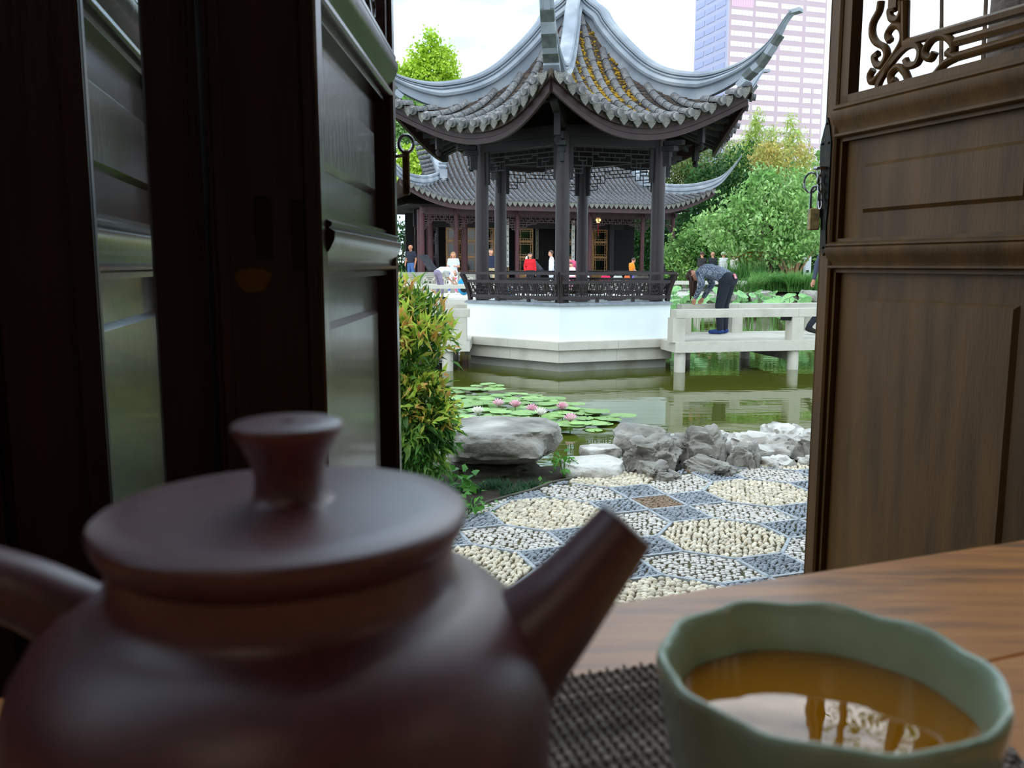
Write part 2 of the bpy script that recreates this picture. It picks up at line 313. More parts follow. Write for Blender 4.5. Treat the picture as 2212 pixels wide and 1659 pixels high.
def leaf(name, label, hinge, d, nrm, mat):
    root = thing(name, label, None, (hinge.x, hinge.y, FZ)); root['kind'] = 'structure'
    d = d.normalized(); nrm = nrm.normalized()
    P = lambda s, q, z: hinge + d * s + nrm * q + UP * z
    def bx(s0, s1, q0, q1, z0, z1, mb): return mb.obox(P((s0 + s1) / 2, (q0 + q1) / 2, (z0 + z1) / 2), d * ((s1 - s0) / 2), nrm * ((q1 - q0) / 2), UP * ((z1 - z0) / 2))
    Z0, Z1 = FZ + .03, 2.55
    for s0 in (0, LW - .042):
        prof = [(0, -.04), (0, -.004), (.004, 0), (.026, 0), (.029, -.004), (.033, -.002), (.037, -.008), (.042, -.012), (.042, -.04)]
        if s0 == 0: prof = [(.042 - a, b) for a, b in prof]
        mb = MB(); mb.prism([P(s0 + a, b, Z0) for a, b in prof], UP * (Z1 - Z0)); obj('stile', mb, mat, root, 40)
    def rail(z0, z1):
        H = z1 - z0; prof = [(-.035, 0), (-.004, 0), (0, .05), (0, .12), (-.006, .15), (-.004, .28), (.003, .45), (.0075, .62), (.008, .76), (.002, .83), (.005, .87), (.005, .93), (-.002, 1), (-.035, 1)]
        mb = MB(); mb.prism([P(.036, a, z0 + b * H) for a, b in prof], d * (LW - .072)); obj('rail', mb, mat, root, 40)
    rails = [(FZ + .03, FZ + .15), (1.192, 1.245), (1.447, 1.511), (2.49, 2.55)]
    for r in rails: rail(*r)
    for z0, z1 in ((rails[0][1], rails[1][0]), (rails[1][1], rails[2][0])):
        mb = MB(); bx(.04, LW - .04, -.034, -.026, z0 - .003, z1 + .003, mb)
        pn = obj('panel', mb, mat, root)
        a0, a1, b0, b1 = .10, LW - .10, z0 + .055, z1 - .055
        mb = MB(); e = .007
        vs = [P(a0, -.026, b0), P(a1, -.026, b0), P(a1, -.026, b1), P(a0, -.026, b1), P(a0 + e, -.019, b0 + e), P(a1 - e, -.019, b0 + e), P(a1 - e, -.019, b1 - e), P(a0 + e, -.019, b1 - e)]
        mb.add(vs, [(4, 5, 6, 7), (0, 1, 5, 4), (1, 2, 6, 5), (2, 3, 7, 6), (3, 0, 4, 7), (3, 2, 1, 0)]); obj('raised_field', mb, mat, pn)
        mb = MB(); w = .007
        for q in ((.042, .042 + w, z0, z1), (LW - .042 - w, LW - .042, z0, z1), (.042, LW - .042, z1 - w, z1), (.042, LW - .042, z0, z0 + w)): bx(q[0], q[1], -.027, -.012, q[2], q[3], mb)
        obj('panel_moulding', mb, mat, pn)
    # lattice window: frame, inner bars, corner scrolls (same carving in each leaf)
    mb = MB(); w = .022
    for q in ((.042, .042 + w, 1.511, 2.49), (LW - .042 - w, LW - .042, 1.511, 2.49), (.042, LW - .042, 1.511, 1.511 + w * .7), (.042, LW - .042, 2.47, 2.49)): bx(q[0], q[1], -.032, -.006, q[2], q[3], mb)
    lat = obj('lattice_frame', mb, mat, root)
    for i, l in enumerate(SCL):
        r = .0075 if i < 6 else .0085
        path = [P(LW - v[0], -.02, v[1]) for v in (smooth_path(l) if i < 6 else [Vector(q) for q in l]) if v[0] < LW - .03]
        if len(path) > 1: mb = MB(); mb.tube(path, r, 6); obj('carved_scroll' if i < 6 else 'lattice_bar', mb, mat, lat, 60)
        if i < 6:
            path = [P(v[0], -.02, 2 * 2.01 - v[1]) for v in smooth_path(l)]; mb = MB(); mb.tube(path, r, 6); obj('carved_scroll', mb, mat, lat, 60)
    for s in (.16, .40):
        mb = MB(); bx(s - .01, s + .01, -.03, -.012, 1.66, 2.47, mb); obj('lattice_bar', mb, mat, lat)
    return root, P, bx
dA = Vector((.003, 1, 0)); leafA, PA, bxA = leaf('door_1', 'dark lacquered door leaf hinged on the mortised jamb, folded outward', Vector((-.179, .805, 0)), dA, Vector((1, -.003, 0)), M['door'])
dB = Vector((-.208, .978, 0)); leafB, PB, bxB = leaf('door_2', 'dark lacquered door leaf glimpsed through the narrow gap between posts', Vector((-.378, .752, 0)), dB, Vector((.978, .208, 0)), M['door'])
leafC, PC, bxC = leaf('door_3', 'brown door leaf with carved scroll lattice and a padlocked hasp', HR, DR, NR, M['door_brown'])
# hasp plate on the brown leaf's free edge
mb = MB(); pl = [(LW - .034, 1.232), (LW - .026, 1.218), (LW - .018, 1.232), (LW - .014, 1.29), (LW - .005, 1.32), (LW - .003, 1.44), (LW - .012, 1.47), (LW - .02, 1.49), (LW - .028, 1.47), (LW - .034, 1.44), (LW - .034, 1.32), (LW - .03, 1.28)]
mb.prism([PC(s, .0005, z) for s, z in pl], NR * .003); hp = obj('hasp_plate', mb, M['plate'], leafC)
mb = MB()
for s, z in ((LW - .02, 1.478), (LW - .01, 1.44), (LW - .028, 1.44), (LW - .026, 1.235)): mb.ball(PC(s, .0035, z), .003, 8, 4)
obj('screw', mb, M['plate'], hp)
mb = MB(); mb.tube([PC(LW - .012 + .012 * math.cos(a), .004 + .016 * math.sin(a), 1.392) for a in [math.pi * k / 10 for k in range(11)]], .0028, 6); obj('staple', mb, M['steel'], hp, 60)
# padlock hanging from the staple
c = PC(LW - .004, .012, 1.30); pk = thing('padlock', 'brass padlock with steel shackle hanging on the brown door', 'padlock', c)
px_ = NR; pd = DR
mb = MB(); mb.obox(c + UP * -.008, px_ * .006 + pd * .009, pd * .006 - px_ * .002, UP * .022); bo = obj('body', mb, M['brass'], pk); bo.modifiers.new('bevel', 'BEVEL').width = .002
mb = MB(); mb.tube([c + (px_ * .006 + pd * .008) * math.cos(a) * .75 + UP * (.045 + .012 * math.sin(a)) for a in [math.pi * k / 10 for k in range(11)]], .0026, 6)
for sg in (-1, 1): mb.tube([c + (px_ * .006 + pd * .008) * .75 * sg + UP * .012, c + (px_ * .006 + pd * .008) * .75 * sg + UP * .046], .0026, 6)
obj('shackle', mb, M['steel'], pk, 60)
ch = thing('chain', 'short steel chain looped beside the brass padlock', 'chain', PC(LW - .012, .01, 1.34))
for k in range(5):
    q = PC(LW - .014 - .002 * k, .012, 1.385 - .016 * k); ax = NR if k % 2 else DR
    mb = MB(); mb.tube([q + ax * .005 * math.cos(a) + UP * .010 * math.sin(a) for a in [2 * math.pi * j / 12 for j in range(13)]], .0016, 5); obj('chain_link', mb, M['steel'], ch, 60)
mb = MB(); q = PC(LW + .004, .016, 1.365); mb.tube([q + (NR * .6 + DR * .8) * .014 * math.cos(a) + UP * .02 * math.sin(a) for a in [2 * math.pi * j / 16 for j in range(17)]], .0022, 6); obj('ring', mb, M['steel'], ch, 60)
# ring and hook on the dark leaf's free edge
mb = MB(); q = PA(LW - .005, .014, 1.385); mb.tube([PA(LW - .012, .0, 1.365), PA(LW - .006, .008, 1.367), q - UP * .018], .003, 6)
hs = obj('hasp_eye', mb, M['steel'], leafA, 60)
mb = MB(); mb.tube([q + Vector((1, .1, 0)) * .011 * math.cos(a) + UP * .013 * math.sin(a) for a in [2 * math.pi * j / 16 for j in range(17)]], .0032, 6); obj('ring', mb, M['steel'], hs, 60)
mb = MB(); mb.obox(PA(LW - .004, .0135, 1.342), Vector((.0055, .0, 0)), Vector((0, .004, 0)), UP * .034); ob = obj('hook_bar', mb, M['brass'], hs); ob.modifiers.new('bevel', 'BEVEL').width = .002
mb = MB(); bxA(LW - .001, LW + .003, -.03, -.006, 1.2, 1.48, mb); obj('edge_plate', mb, M['plate'], leafA)

# ------------------------------------------------------------------ table and tea things
TZ = 1.045
g1, g2 = gz(0, 1507, TZ), gz(2212, 1166, TZ); te = (g2 - g1).normalized(); tn = Vector((te.y, -te.x, 0))
def TP(s, q, z): return g1 + te * s + tn * q + UP * (z - TZ)
tb = thing('tea_table', 'worn orange-brown wooden table with knots by the doorway', 'table', TP(.35, .35, FZ))
edges = [0, .105, .235, .36, .49, .62, .74]
for i in range(6):
    mb = MB(); a, b = edges[i], edges[i + 1] - .0003
    mb.obox(TP(.3, (a + b) / 2, TZ - .017), te * .72, tn * ((b - a) / 2), UP * .017); ob = obj('plank', mb, M['wood'], tb); ob.modifiers.new('bevel', 'BEVEL').width = .0008
for s in (-.36, .96):
    for q in (.06, .68): mb = MB(); mb.obox(TP(s, q, (FZ + TZ - .034) / 2), te * .03, tn * .03, UP * ((TZ - .034 - FZ) / 2)); obj('leg', mb, M['wood'], tb)
mb = MB()
for q in (.06, .68): mb.beam(TP(-.36, q, TZ - .075), TP(.96, q, TZ - .075), .022, .08)
for s in (-.36, .96): mb.beam(TP(s, .06, TZ - .075), TP(s, .68, TZ - .075), .022, .08)
obj('apron', mb, M['wood'], tb)
# placemat
m1, m2 = gz(1185, 1472, TZ + .002), gz(1420, 1437, TZ + .002); me_ = (m2 - m1).normalized(); mn = Vector((me_.y, -me_.x, 0))
pmt = thing('placemat', 'woven grey-brown slatted placemat under teapot and cup', 'placemat', m1)
V = []; F = []
mb = MB(); L0 = -.30; L1 = (gz(2185, 1622, TZ + .002) - m1).dot(me_); pitch = .0023; nrow = 118
for i in range(nrow):
    q = .001 + i * pitch; j = random.uniform(-.0015, .0015)
    mb.obox(m1 + me_ * ((L0 + L1) / 2 + j) + mn * q + UP * random.uniform(-.0002, .0002), me_ * ((L1 - L0) / 2), mn * .0009, UP * .0009)
tag(obj('woven_slats', mb, M['mat_a'], pmt), kind='stuff')
mb = MB()
for k in range(120):
    s = L0 + .004 + k * (L1 - L0 - .008) / 119; ph = k % 2
    mb.tube([m1 + me_ * s + mn * (.0 + i * pitch / 2 * 1.0) + UP * (.0012 if i % 2 else (.0022 if ((i // 2) + ph) % 2 else .0006)) for i in range(nrow * 2)], .0006, 3, False)
tag(obj('woven_threads', mb, M['mat_b'], pmt), kind='stuff')
# teapot
tx, ty = -.0501, .1841; tp = thing('teapot', 'dark purple clay teapot with flat lid and straight spout', 'teapot', (tx, ty, TZ + .004)); z = lambda h: CAMZ + h
body = [(.030, z(-.1505)), (.0505, z(-.1505)), (.054, z(-.147)), (.0572, z(-.135)), (.0586, z(-.118)), (.0590, z(-.10)), (.0583, z(-.0915)), (.0562, z(-.0845)), (.0525, z(-.0785)), (.0475, z(-.0742)), (.0425, z(-.0718)), (.0385, z(-.0702)), (.0372, z(-.068)), (.0370, z(-.0635)), (.0372, z(-.0605)), (.030, z(-.0605))]
mb = MB(); mb.lathe(body, (tx, ty, 0), 96, cap0=True, cap1=True); obj('body', mb, M['clay'], tp, 60)
lid = [(.034, z(-.0605)), (.0375, z(-.0600)), (.0385, z(-.0588)), (.0395, z(-.0570)), (.0401, z(-.0548)), (.0400, z(-.0537)), (.0391, z(-.0529)), (.030, z(-.0521)), (.015, z(-.0514)), (.0092, z(-.0510)), (.003, z(-.051))]
mb = MB(); mb.lathe(lid, (tx, ty, 0), 96, cap0=True, cap1=True); ld = obj('lid', mb, M['clay'], tp, 60)
kn = [(.0098, z(-.0512)), (.0085, z(-.0505)), (.0078, z(-.049)), (.0076, z(-.046)), (.0082, z(-.0425)), (.0098, z(-.0390)), (.0114, z(-.0365)), (.0119, z(-.0350)), (.0118, z(-.0343)), (.0112, z(-.0339)), (.006, z(-.0337)), (.0016, z(-.0336)), (.0012, z(-.037))]
mb = MB(); mb.lathe(kn, (tx + .0012, ty, 0), 48, cap0=True, cap1=True); obj('knob', mb, M['clay'], ld, 60)
sp0, sp1 = Vector((-.004, .187, z(-.092))), Vector((.0262, .191, z(-.0595)))
mb = MB(); n = 9; path = [sp0 + (sp1 - sp0) * (k / (n - 1)) for k in range(n)]; rad = [.0165, .0145, .0128, .0115, .0104, .0094, .0086, .0079, .0072]
mb.tube([p + Vector((.0, 0, -.0022 * math.sin(math.pi * k / (n - 1)))) for k, p in enumerate(path)], rad, 28, False)
ax = (sp1 - sp0).normalized(); mb.tube([sp1, sp1 + ax * .0006, sp1 + ax * .0004, sp1 - ax * .012], [.0072, .0068, .0056, .005], 28, False); obj('spout', mb, M['clay'], tp, 60)
hpth = smooth_path([Vector((tx - .046, ty - .002, z(-.078))), Vector((tx - .058, ty - .004, z(-.0705))), Vector((tx - .075, ty - .006, z(-.0655))), Vector((tx - .094, ty - .008, z(-.071))), Vector((tx - .103, ty - .009, z(-.09))), Vector((tx - .096, ty - .008, z(-.113))), Vector((tx - .078, ty - .006, z(-.129))), Vector((tx - .056, ty - .003, z(-.136)))], 5)
mb = MB(); mb.tube(hpth, [.0085 - .002 * math.sin(math.pi * k / (len(hpth) - 1)) for k in range(len(hpth))], 18, flat=1.0); obj('handle', mb, M['clay'], tp, 60)
# cup
cx_, cy_ = .0785, .2035; cz_ = TZ + .0038
def facet(n, k, ph=.15):
    def f(a, z_):
        b_ = ((a + ph) % (2 * math.pi / n)) - math.pi / n; q = math.cos(math.pi / n) / math.cos(b_)
        return 1 + k * (q - math.cos(math.pi / n) * .3 - .7) if False else 1 - k * (1 - abs(b_) / (math.pi / n)) ** 2
    return f
tc_ = thing('teacup', 'pale green celadon cup with faceted rim holding tea', 'cup', (cx_, cy_, cz_))
prof = [(.018, .0), (.023, .0), (.0245, .003), (.0295, .007), (.0345, .018), (.0378, .034), (.0394, .046), (.0399, .0505), (.0394, .0522), (.0384, .0525), (.0374, .0517), (.0368, .049), (.0355, .038), (.0332, .024), (.0288, .012), (.020, .0062), (.003, .005)]
mb = MB(); mb.lathe(prof, (0, 0, 0), 120, cap0=True, cap1=True, mod=facet(10, .024))
mb.v = [(v[0] * 1.045 + cx_, v[1] * 1.045 + cy_, v[2] + cz_ + ((.0005) * math.cos(10 * math.atan2(v[1], v[0]) + .5) if v[2] > .045 else 0)) for v in mb.v]
obj('bowl', mb, M['celadon'], tc_, 60)
mb = MB(); mb.lathe([(.003, .0052), (.020, .0064), (.0288, .0122), (.0322, .0195), (.0360, .0290), (.0371, .0370), (.0370, .0385), (.0363, .0387), (.002, .0387)], (cx_, cy_, cz_), 96, cap0=True, cap1=True, mod=facet(10, .02))
tag(obj('tea', mb, M['tea'], None, 60), 'amber tea filling the celadon cup', 'tea')
# ================================================================== patio, pond, rocks
WZ = -.38
mb = MB(); mb.box(-60, 60, 7.0, 27.9, -1.6, -1.2); struct('pond_bed', mb, M['soil'], 'dark bed of the garden pond')
mb = MB(); xs = 40; V = [(-40, 5.6, WZ), (40, 5.6, WZ), (40, 34, WZ), (-40, 34, WZ)]; mb.add(V, [(0, 1, 2, 3)])
struct('pond_water', mb, M['pond'], 'murky green pond water with level reflections')
# soil beside and below the patio (banks slope into the pond)
mb = MB(); row = []
for j, (y, zz) in enumerate(((.6, -.03), (3.0, -.025), (4.6, -.03), (5.6, -.06), (6.2, -.3), (7.2, -.9))):
    for i in range(25): row.append((-6 + 12 * i / 24, y + (.35 * math.sin(i * .9) if j > 2 else 0), zz + (.02 * noise.noise(Vector((i * .7, j, 0))) if j else 0)))
mb.add(row, [(j * 25 + i, j * 25 + i + 1, (j + 1) * 25 + i + 1, (j + 1) * 25 + i) for j in range(5) for i in range(24)])
struct('garden_soil', mb, M['soil'], 'dark planted soil beside the pebble patio', 60)
# mosaic: octagons, squares and hexagons on a lattice turned with the building
PA_, PROT, PO = .221, R(19.14), Vector((.742, 4.242, 0)); q2 = math.sqrt(.5); PP = 2 + q2
pe1 = Vector((math.cos(PROT), math.sin(PROT), 0)) * PA_; pe2 = Vector((-math.sin(PROT), math.cos(PROT), 0)) * PA_
def PU(u, v, z=0): return PO + pe1 * u + pe2 * v + UP * z
bound = [(gz(x, y, 0).x, gz(x, y, 0).y) for x, y in ((905, 1135), (985, 1112), (1010, 1103), (1060, 1086), (1150, 1062), (1190, 1046), (1245, 1035), (1300, 1018), (1340, 1020), (1420, 1030), (1490, 1012), (1515, 1000), (1600, 1003), (1745, 1001), (2000, 1003))] + [(3.3, 2.0), (-.55, 2.0)]
def inside(x, y, poly):
    r = False; j = len(poly) - 1
    for i in range(len(poly)):
        xi, yi = poly[i]; xj, yj = poly[j]
        if (yi > y) != (yj > y) and x < (xj - xi) * (y - yi) / (yj - yi) + xi: r = not r
        j = i
    return r
mb = MB(); mb.add([(x, y, -.004) for x, y in bound], [tuple(range(len(bound)))])
patio = struct('pebble_patio', mb, M['mortar'], 'pebble mosaic paving of octagons, squares and hexagons outside the door')
k8 = .5 + q2
def octp(c, d): return [(c - k8, d + .5), (c - .5, d + k8), (c + .5, d + k8), (c + k8, d + .5), (c + k8, d - .5), (c + .5, d - k8), (c - .5, d - k8), (c - k8, d - .5)]
def sqp(c, d): return [(c - .5, d - .5), (c + .5, d - .5), (c + .5, d + .5), (c - .5, d + .5)]
cells = []; segs = {}
for i in range(-4, 6):
    for j in range(-5, 5):
        c, d = i * PP, j * PP
        if (i + j) % 2: cells.append(('cream', octp(c, d)))
        else:
            cells.append(('brown', sqp(c, d)))
            for a, b in ((1, 0), (-1, 0), (0, 1), (0, -1)): cells.append(('blue', sqp(c + a, d + b)))
            for a, b in ((1, 1), (1, -1), (-1, 1), (-1, -1)):
                if a > 0:
                    far = (c + a * PP, d + b * PP)
                    h = [(c + a * .5, d + b * .5), (c + a * 1.5, d + b * .5), (c + a * (1.5 + q2), d + b * (.5 + q2)), (c + a * (1.5 + q2), d + b * (1.5 + q2)), (c + a * (.5 + q2), d + b * (1.5 + q2)), (c + a * .5, d + b * 1.5)]
                    cells.append(('chip', h if a * b > 0 else h[::-1]))
for kind, poly in cells:
    for k in range(len(poly)):
        a, b = poly[k], poly[(k + 1) % len(poly)]; key = tuple(sorted(((round(a[0], 2), round(a[1], 2)), (round(b[0], 2), round(b[1], 2)))))
        segs[key] = (a, b)
sm = MB(); sm.obox((0, 0, 0), (.5, 0, 0), (0, .0075, 0), (0, 0, .012)); strip_me = sm.mesh('tile_strip', M['strip'])
ns = 0; rest = MB()
cand = []
for a, b in segs.values():
    pa, pb = PU(*a), PU(*b); c = (pa + pb) / 2
    if all(inside(p.x, p.y, bound) for p in (pa, pb, c)): cand.append((c.length, pa, pb))
cand.sort(key=lambda q: q[0])
for i, (dd, pa, pb) in enumerate(cand):
    d = pb - pa
    if i < 290: link('tile_strip', strip_me, patio, Matrix.Translation((pa + pb) / 2 + UP * -.004) @ Matrix.Rotation(math.atan2(d.y, d.x), 4, 'Z') @ Matrix.Diagonal((d.length, 1, 1, 1)))
    else: rest.beam(pa - UP * .004, pb - UP * .004, .015, .024)
if rest.v: tag(obj('far_tile_strips', rest, M['strip'], patio), kind='stuff')
# pebble shapes
def pebble(n, sq, jag=0):
    vs = []; 
    for rr, zz in ((.72, -.3), (1.0, .1), (.86, .62), (.45, .93)):
        for k in range(n):
            a = 2 * math.pi * k / n; j = 1 + random.uniform(-jag, jag); vs.append((rr * math.cos(a) * j, rr * math.sin(a) * j, zz))
    vs.append((0, 0, 1.0)); fs = []
    for r_ in range(3):
        for k in range(n): k2 = (k + 1) % n; fs += [(r_ * n + k, r_ * n + k2, (r_ + 1) * n + k2, (r_ + 1) * n + k)]
    fs += [(3 * n + k, 3 * n + (k + 1) % n, 4 * n) for k in range(n)]
    return vs, fs
SH = {'cream': pebble(7, 1), 'blue': pebble(6, 1), 'chip': pebble(5, 1, .22), 'brown': pebble(5, 1, .2)}
# flat-topped chips
for kk in ('chip', 'brown'):
    SH[kk] = ([(x, y, min(z_, .62) + .12 * (z_ > .9)) for x, y, z_ in SH[kk][0]], SH[kk][1])
PEB = {k: [] for k in SH}
for kind, poly in cells:
    cxs = sum(p[0] for p in poly) / len(poly); cys = sum(p[1] for p in poly) / len(poly)
    pc = PU(cxs, cys)
    if not (-.9 < pc.x < 3.2 and 2.2 < pc.y < 6.4): continue
    shr = [(cxs + (x - cxs) * .955, cys + (y - cys) * .955) for x, y in poly]
    if kind == 'cream': du, dv, s = .128, .098, (.0152, .0104, .0125)
    elif kind == 'blue': du, dv, s = .130, .072, (.0148, .0076, .012)
    elif kind == 'brown': du, dv, s = .11, .056, (.0125, .0056, .009)
    else: du, dv, s = .115, .105, (.0140, .0120, .009)
    th0 = random.choice((0, .5, 1.0, -.5)) if kind == 'cream' else (random.choice((0, 0, .3)) if kind == 'blue' else 0)
    u0, u1 = min(p[0] for p in poly), max(p[0] for p in poly); v0, v1 = min(p[1] for p in poly), max(p[1] for p in poly)
    v = v0; r_ = 0
    while v < v1:
        u = u0 + (r_ % 2) * du / 2
        while u < u1:
            uu = u + random.uniform(-.28, .28) * du; vv = v + random.uniform(-.22, .22) * dv
            if inside(uu, vv, shr):
                p = PU(uu, vv)
                if inside(p.x, p.y, bound):
                    f = random.uniform(.75, 1.2); rot = PROT + th0 + random.uniform(-.35, .35) * (3 if kind == 'chip' else 1)
                    PEB[kind].append((p.x, p.y, rot, s[0] * f * random.uniform(.85, 1.15), s[1] * f, s[2] * random.uniform(.8, 1.2)))
            u += du
        v += dv; r_ += 1
NMK = {'cream': 'cream_pebble', 'blue': 'blue_pebble', 'chip': 'stone_chip', 'brown': 'brown_chip'}
for kind, L_ in PEB.items():
    L_.sort(key=lambda q: q[0] ** 2 + q[1] ** 2)
    vs, fs = SH[kind]; near = [q for q in L_ if q[0] > .18 and q[1] > 2.55][:290]; nset = set(id(q) for q in near); far = [q for q in L_ if id(q) not in nset]
    t = MB().add(vs, fs); me = t.mesh(NMK[kind], M[kind], 60 if kind in ('cream', 'blue') else 35)
    for q in near: link(NMK[kind], me, patio, Matrix.Translation((q[0], q[1], -.002)) @ Matrix.Rotation(q[2], 4, 'Z') @ Matrix.Diagonal((q[3], q[4], q[5], 1)))
    if far:
        A = np.array(far); v0 = np.array(vs); c, s = np.cos(A[:, 2])[:, None], np.sin(A[:, 2])[:, None]
        x = v0[None, :, 0] * A[:, 3:4]; y = v0[None, :, 1] * A[:, 4:5]; zz = v0[None, :, 2] * A[:, 5:6] - .002
        VV = np.stack([A[:, 0:1] + x * c - y * s, A[:, 1:2] + x * s + y * c, zz], -1).reshape(-1, 3)
        fq = [f for f in fs if len(f) == 4]; ft = [f for f in fs if len(f) == 3]
        tri = np.array([(a, b, c_) for a, b, c_, d_ in fq] + [(a, c_, d_) for a, b, c_, d_ in fq] + ft)
        FF = (tri[None] + (np.arange(len(A)) * len(vs))[:, None, None]).reshape(-1, 3)
        tag(link('far_' + NMK[kind] + 's', np_mesh('far_' + NMK[kind], VV, FF, M.get(kind + '_i', M[kind]), kind in ('cream', 'blue')), patio), kind='stuff')
# kerb between soil and paving
mb = MB(); kp = [Vector((x, y, 0)) for x, y in bound[1:7]]
for a, b in zip(kp, kp[1:]): mb.beam(a, b, .018, .03)
obj('edging_strip', mb, M['rock_d'], patio)

# ------------------------------------------------------------------ rocks
def rock(name, label, c, size, mat, seed, rough=.35, ridg=1.0, rotz=0, flat=None, group=None, sub=4, fz=1.6, cat='rock'):
    bm = bmesh.new(); bmesh.ops.create_icosphere(bm, subdivisions=sub, radius=1); off = Vector((seed * 3.7, seed * 1.3, seed * 2.1))
    for v in bm.verts:
        d = v.co.normalized()
        q = Vector([math.copysign(abs(x) ** .62, x) for x in d]); q = q.normalized() * (.55 * q.length + .45)
        n1 = noise.noise(d * fz + off); n2 = 1 - abs(noise.noise(d * fz * 2.3 + off)) * 2; n3 = noise.noise(d * fz * 6 + off)
        k = 1 + rough * (n1 * .9 + ridg * .35 * (n2 - .5) + .16 * n3)
        v.co = q * k
    c_, s_ = math.cos(rotz), math.sin(rotz)
    for v in bm.verts:
        x, y, z_ = v.co.x * size[0], v.co.y * size[1], v.co.z * size[2]
        if flat is not None and z_ > flat * size[2]: z_ = flat * size[2] + (z_ - flat * size[2]) * .25
        v.co = Vector((c[0] + x * c_ - y * s_, c[1] + x * s_ + y * c_, c[2] + z_))
    me = bpy.data.meshes.new(name); bm.to_mesh(me); bm.free(); me.materials.append(mat)
    me.polygons.foreach_set('use_smooth', [True] * len(me.polygons)); me.set_sharp_from_angle(angle=R(38))
    return tag(link(name, me), label, cat, group)
rock('boulder', 'large flat-topped grey boulder overhanging beside the lily pads', (-.07, 5.17, .150), (.355, .32, .135), M['rock'], 3, .24, .3, -.12, .62, sub=5)
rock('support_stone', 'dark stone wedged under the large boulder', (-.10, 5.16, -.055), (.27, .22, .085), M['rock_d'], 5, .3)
rock('broken_stone', 'small split grey stone between shrub and boulder', (-.50, 4.77, .05), (.11, .085, .095), M['rock'], 8, .45, 1.4, .5)
rock('boulder_base_stone', 'dark low stone at the foot of the leafy shrub', (-.74, 4.72, -.04), (.12, .10, .08), M['rock_d'], 9, .4)
rock('flat_stone', 'smooth pale flat stone slab edging the patio', (.475, 4.93, .015), (.185, .18, .075), M['rock_p'], 12, .18, .3, .35, .6, sub=5)
rock('flat_stone', 'small pale flat stone behind the smooth slab', (.56, 5.32, .02), (.13, .10, .07), M['rock_p'], 14, .2, .4, .1, .6)
rock('round_stone', 'rounded grey stone at the water behind the pitted rock', (.86, 5.66, .02), (.19, .13, .12), M['rock'], 16, .3, .5)
pits = [((.855, 5.09, .03), (.155, .155, .13), 21, 'deeply pitted grey rock with dark hollows'), ((1.165, 5.27, .05), (.150, .15, .14), 23, 'jagged pitted grey rock beside the darker hollowed rock'),
        ((.83, 4.81, .005), (.13, .085, .07), 25, 'low frilled grey rock spilling onto the pebbles'), ((1.175, 4.94, .0), (.16, .095, .065), 27, 'long frilled grey rock lying along the pebbles'), ((1.405, 5.08, .03), (.085, .10, .10), 29, 'small dark fissured rock in the rock edge')]
for c, s, sd, lb in pits: rock('pitted_rock', lb, c, s, M['rock'], sd, .6, .55, .2 * sd, sub=5, fz=1.7)
pales = [((1.565, 5.38, .02), (.195, .16, .11), 31, 'pale layered rock next to the pitted group'), ((1.605, 5.08, -.005), (.105, .095, .06), 33, 'small tilted pale rock in front of the layered one'), ((1.985, 5.40, .03), (.185, .17, .12), 35, 'broad pale rock with a brown cleft'),
         ((1.83, 5.09, -.01), (.085, .075, .055), 37, 'little white rounded rock on the patio edge'), ((2.20, 5.15, .01), (.165, .115, .10), 39, 'brown-streaked pale rock near the brown door'), ((2.42, 5.47, .03), (.190, .17, .12), 41, 'bright white rock at the pond edge by the brown door'),
         ((2.62, 5.14, .0), (.165, .15, .10), 43, 'pale rock partly hidden behind the brown door'), ((1.32, 5.70, -.03), (.25, .13, .11), 45, 'low white rock at the waterline behind the pitted group'), ((1.88, 5.83, -.02), (.25, .14, .12), 47, 'long white rock at the waterline'), ((2.46, 5.88, -.02), (.27, .15, .13), 49, 'white rock rising from the water near the brown door')]
for c, s, sd, lb in pales: rock('pale_rock', lb, c, s, M['rock_p'], sd, .42, 1.2, .3 * sd, sub=4)
# ------------------------------------------------------------------ lily pads and flowers
pad_meshes = []
for v_ in range(5):
    mb = MB(); n = 20; nt_ = .28; ring = []; mid = []
    for k in range(n + 1):
        a = nt_ / 2 + (2 * math.pi - nt_) * k / n; w = .014 * math.sin(3 * a + v_) + (.065 * max(0, math.sin(a * 1.0 + v_)) ** 4 if v_ > 1 else 0)
        ring.append((math.cos(a), math.sin(a), w + .02)); mid.append((.55 * math.cos(a), .55 * math.sin(a), w * .25 + .004))
    vs = [(0, 0, 0)] + mid + ring; fs = [(0, 1 + k, 2 + k) for k in range(n)] + [(1 + k, n + 2 + k, n + 3 + k, 2 + k) for k in range(n)]
    mb.add(vs, fs); mb.v += [(x, y, z_ - .012) for x, y, z_ in vs]; o_ = len(vs); mb.f += [tuple(i + o_ for i in reversed(f)) for f in fs]; mb.m += [0] * len(fs)
    mb.f += [(n + 2 + k, n + 3 + k, n + 3 + k + o_, n + 2 + k + o_) for k in range(n)]; mb.m += [0] * n
    pad_meshes.append(mb.mesh('lily_pad', M['lily'], 60))
area = [(gz(x, y, WZ).x, gz(x, y, WZ).y) for x, y in ((960, 845), (1040, 842), (1130, 852), (1220, 868), (1290, 890), (1350, 906), (1290, 930), (1215, 945), (1100, 945), (940, 935))]
FLW = [gz(x, y, WZ + .08) for x, y in ((1077, 876), (1113, 878), (1149, 888), (1168, 896), (1215, 883), (1232, 908), (1032, 893))]
placed = []; tries = 0
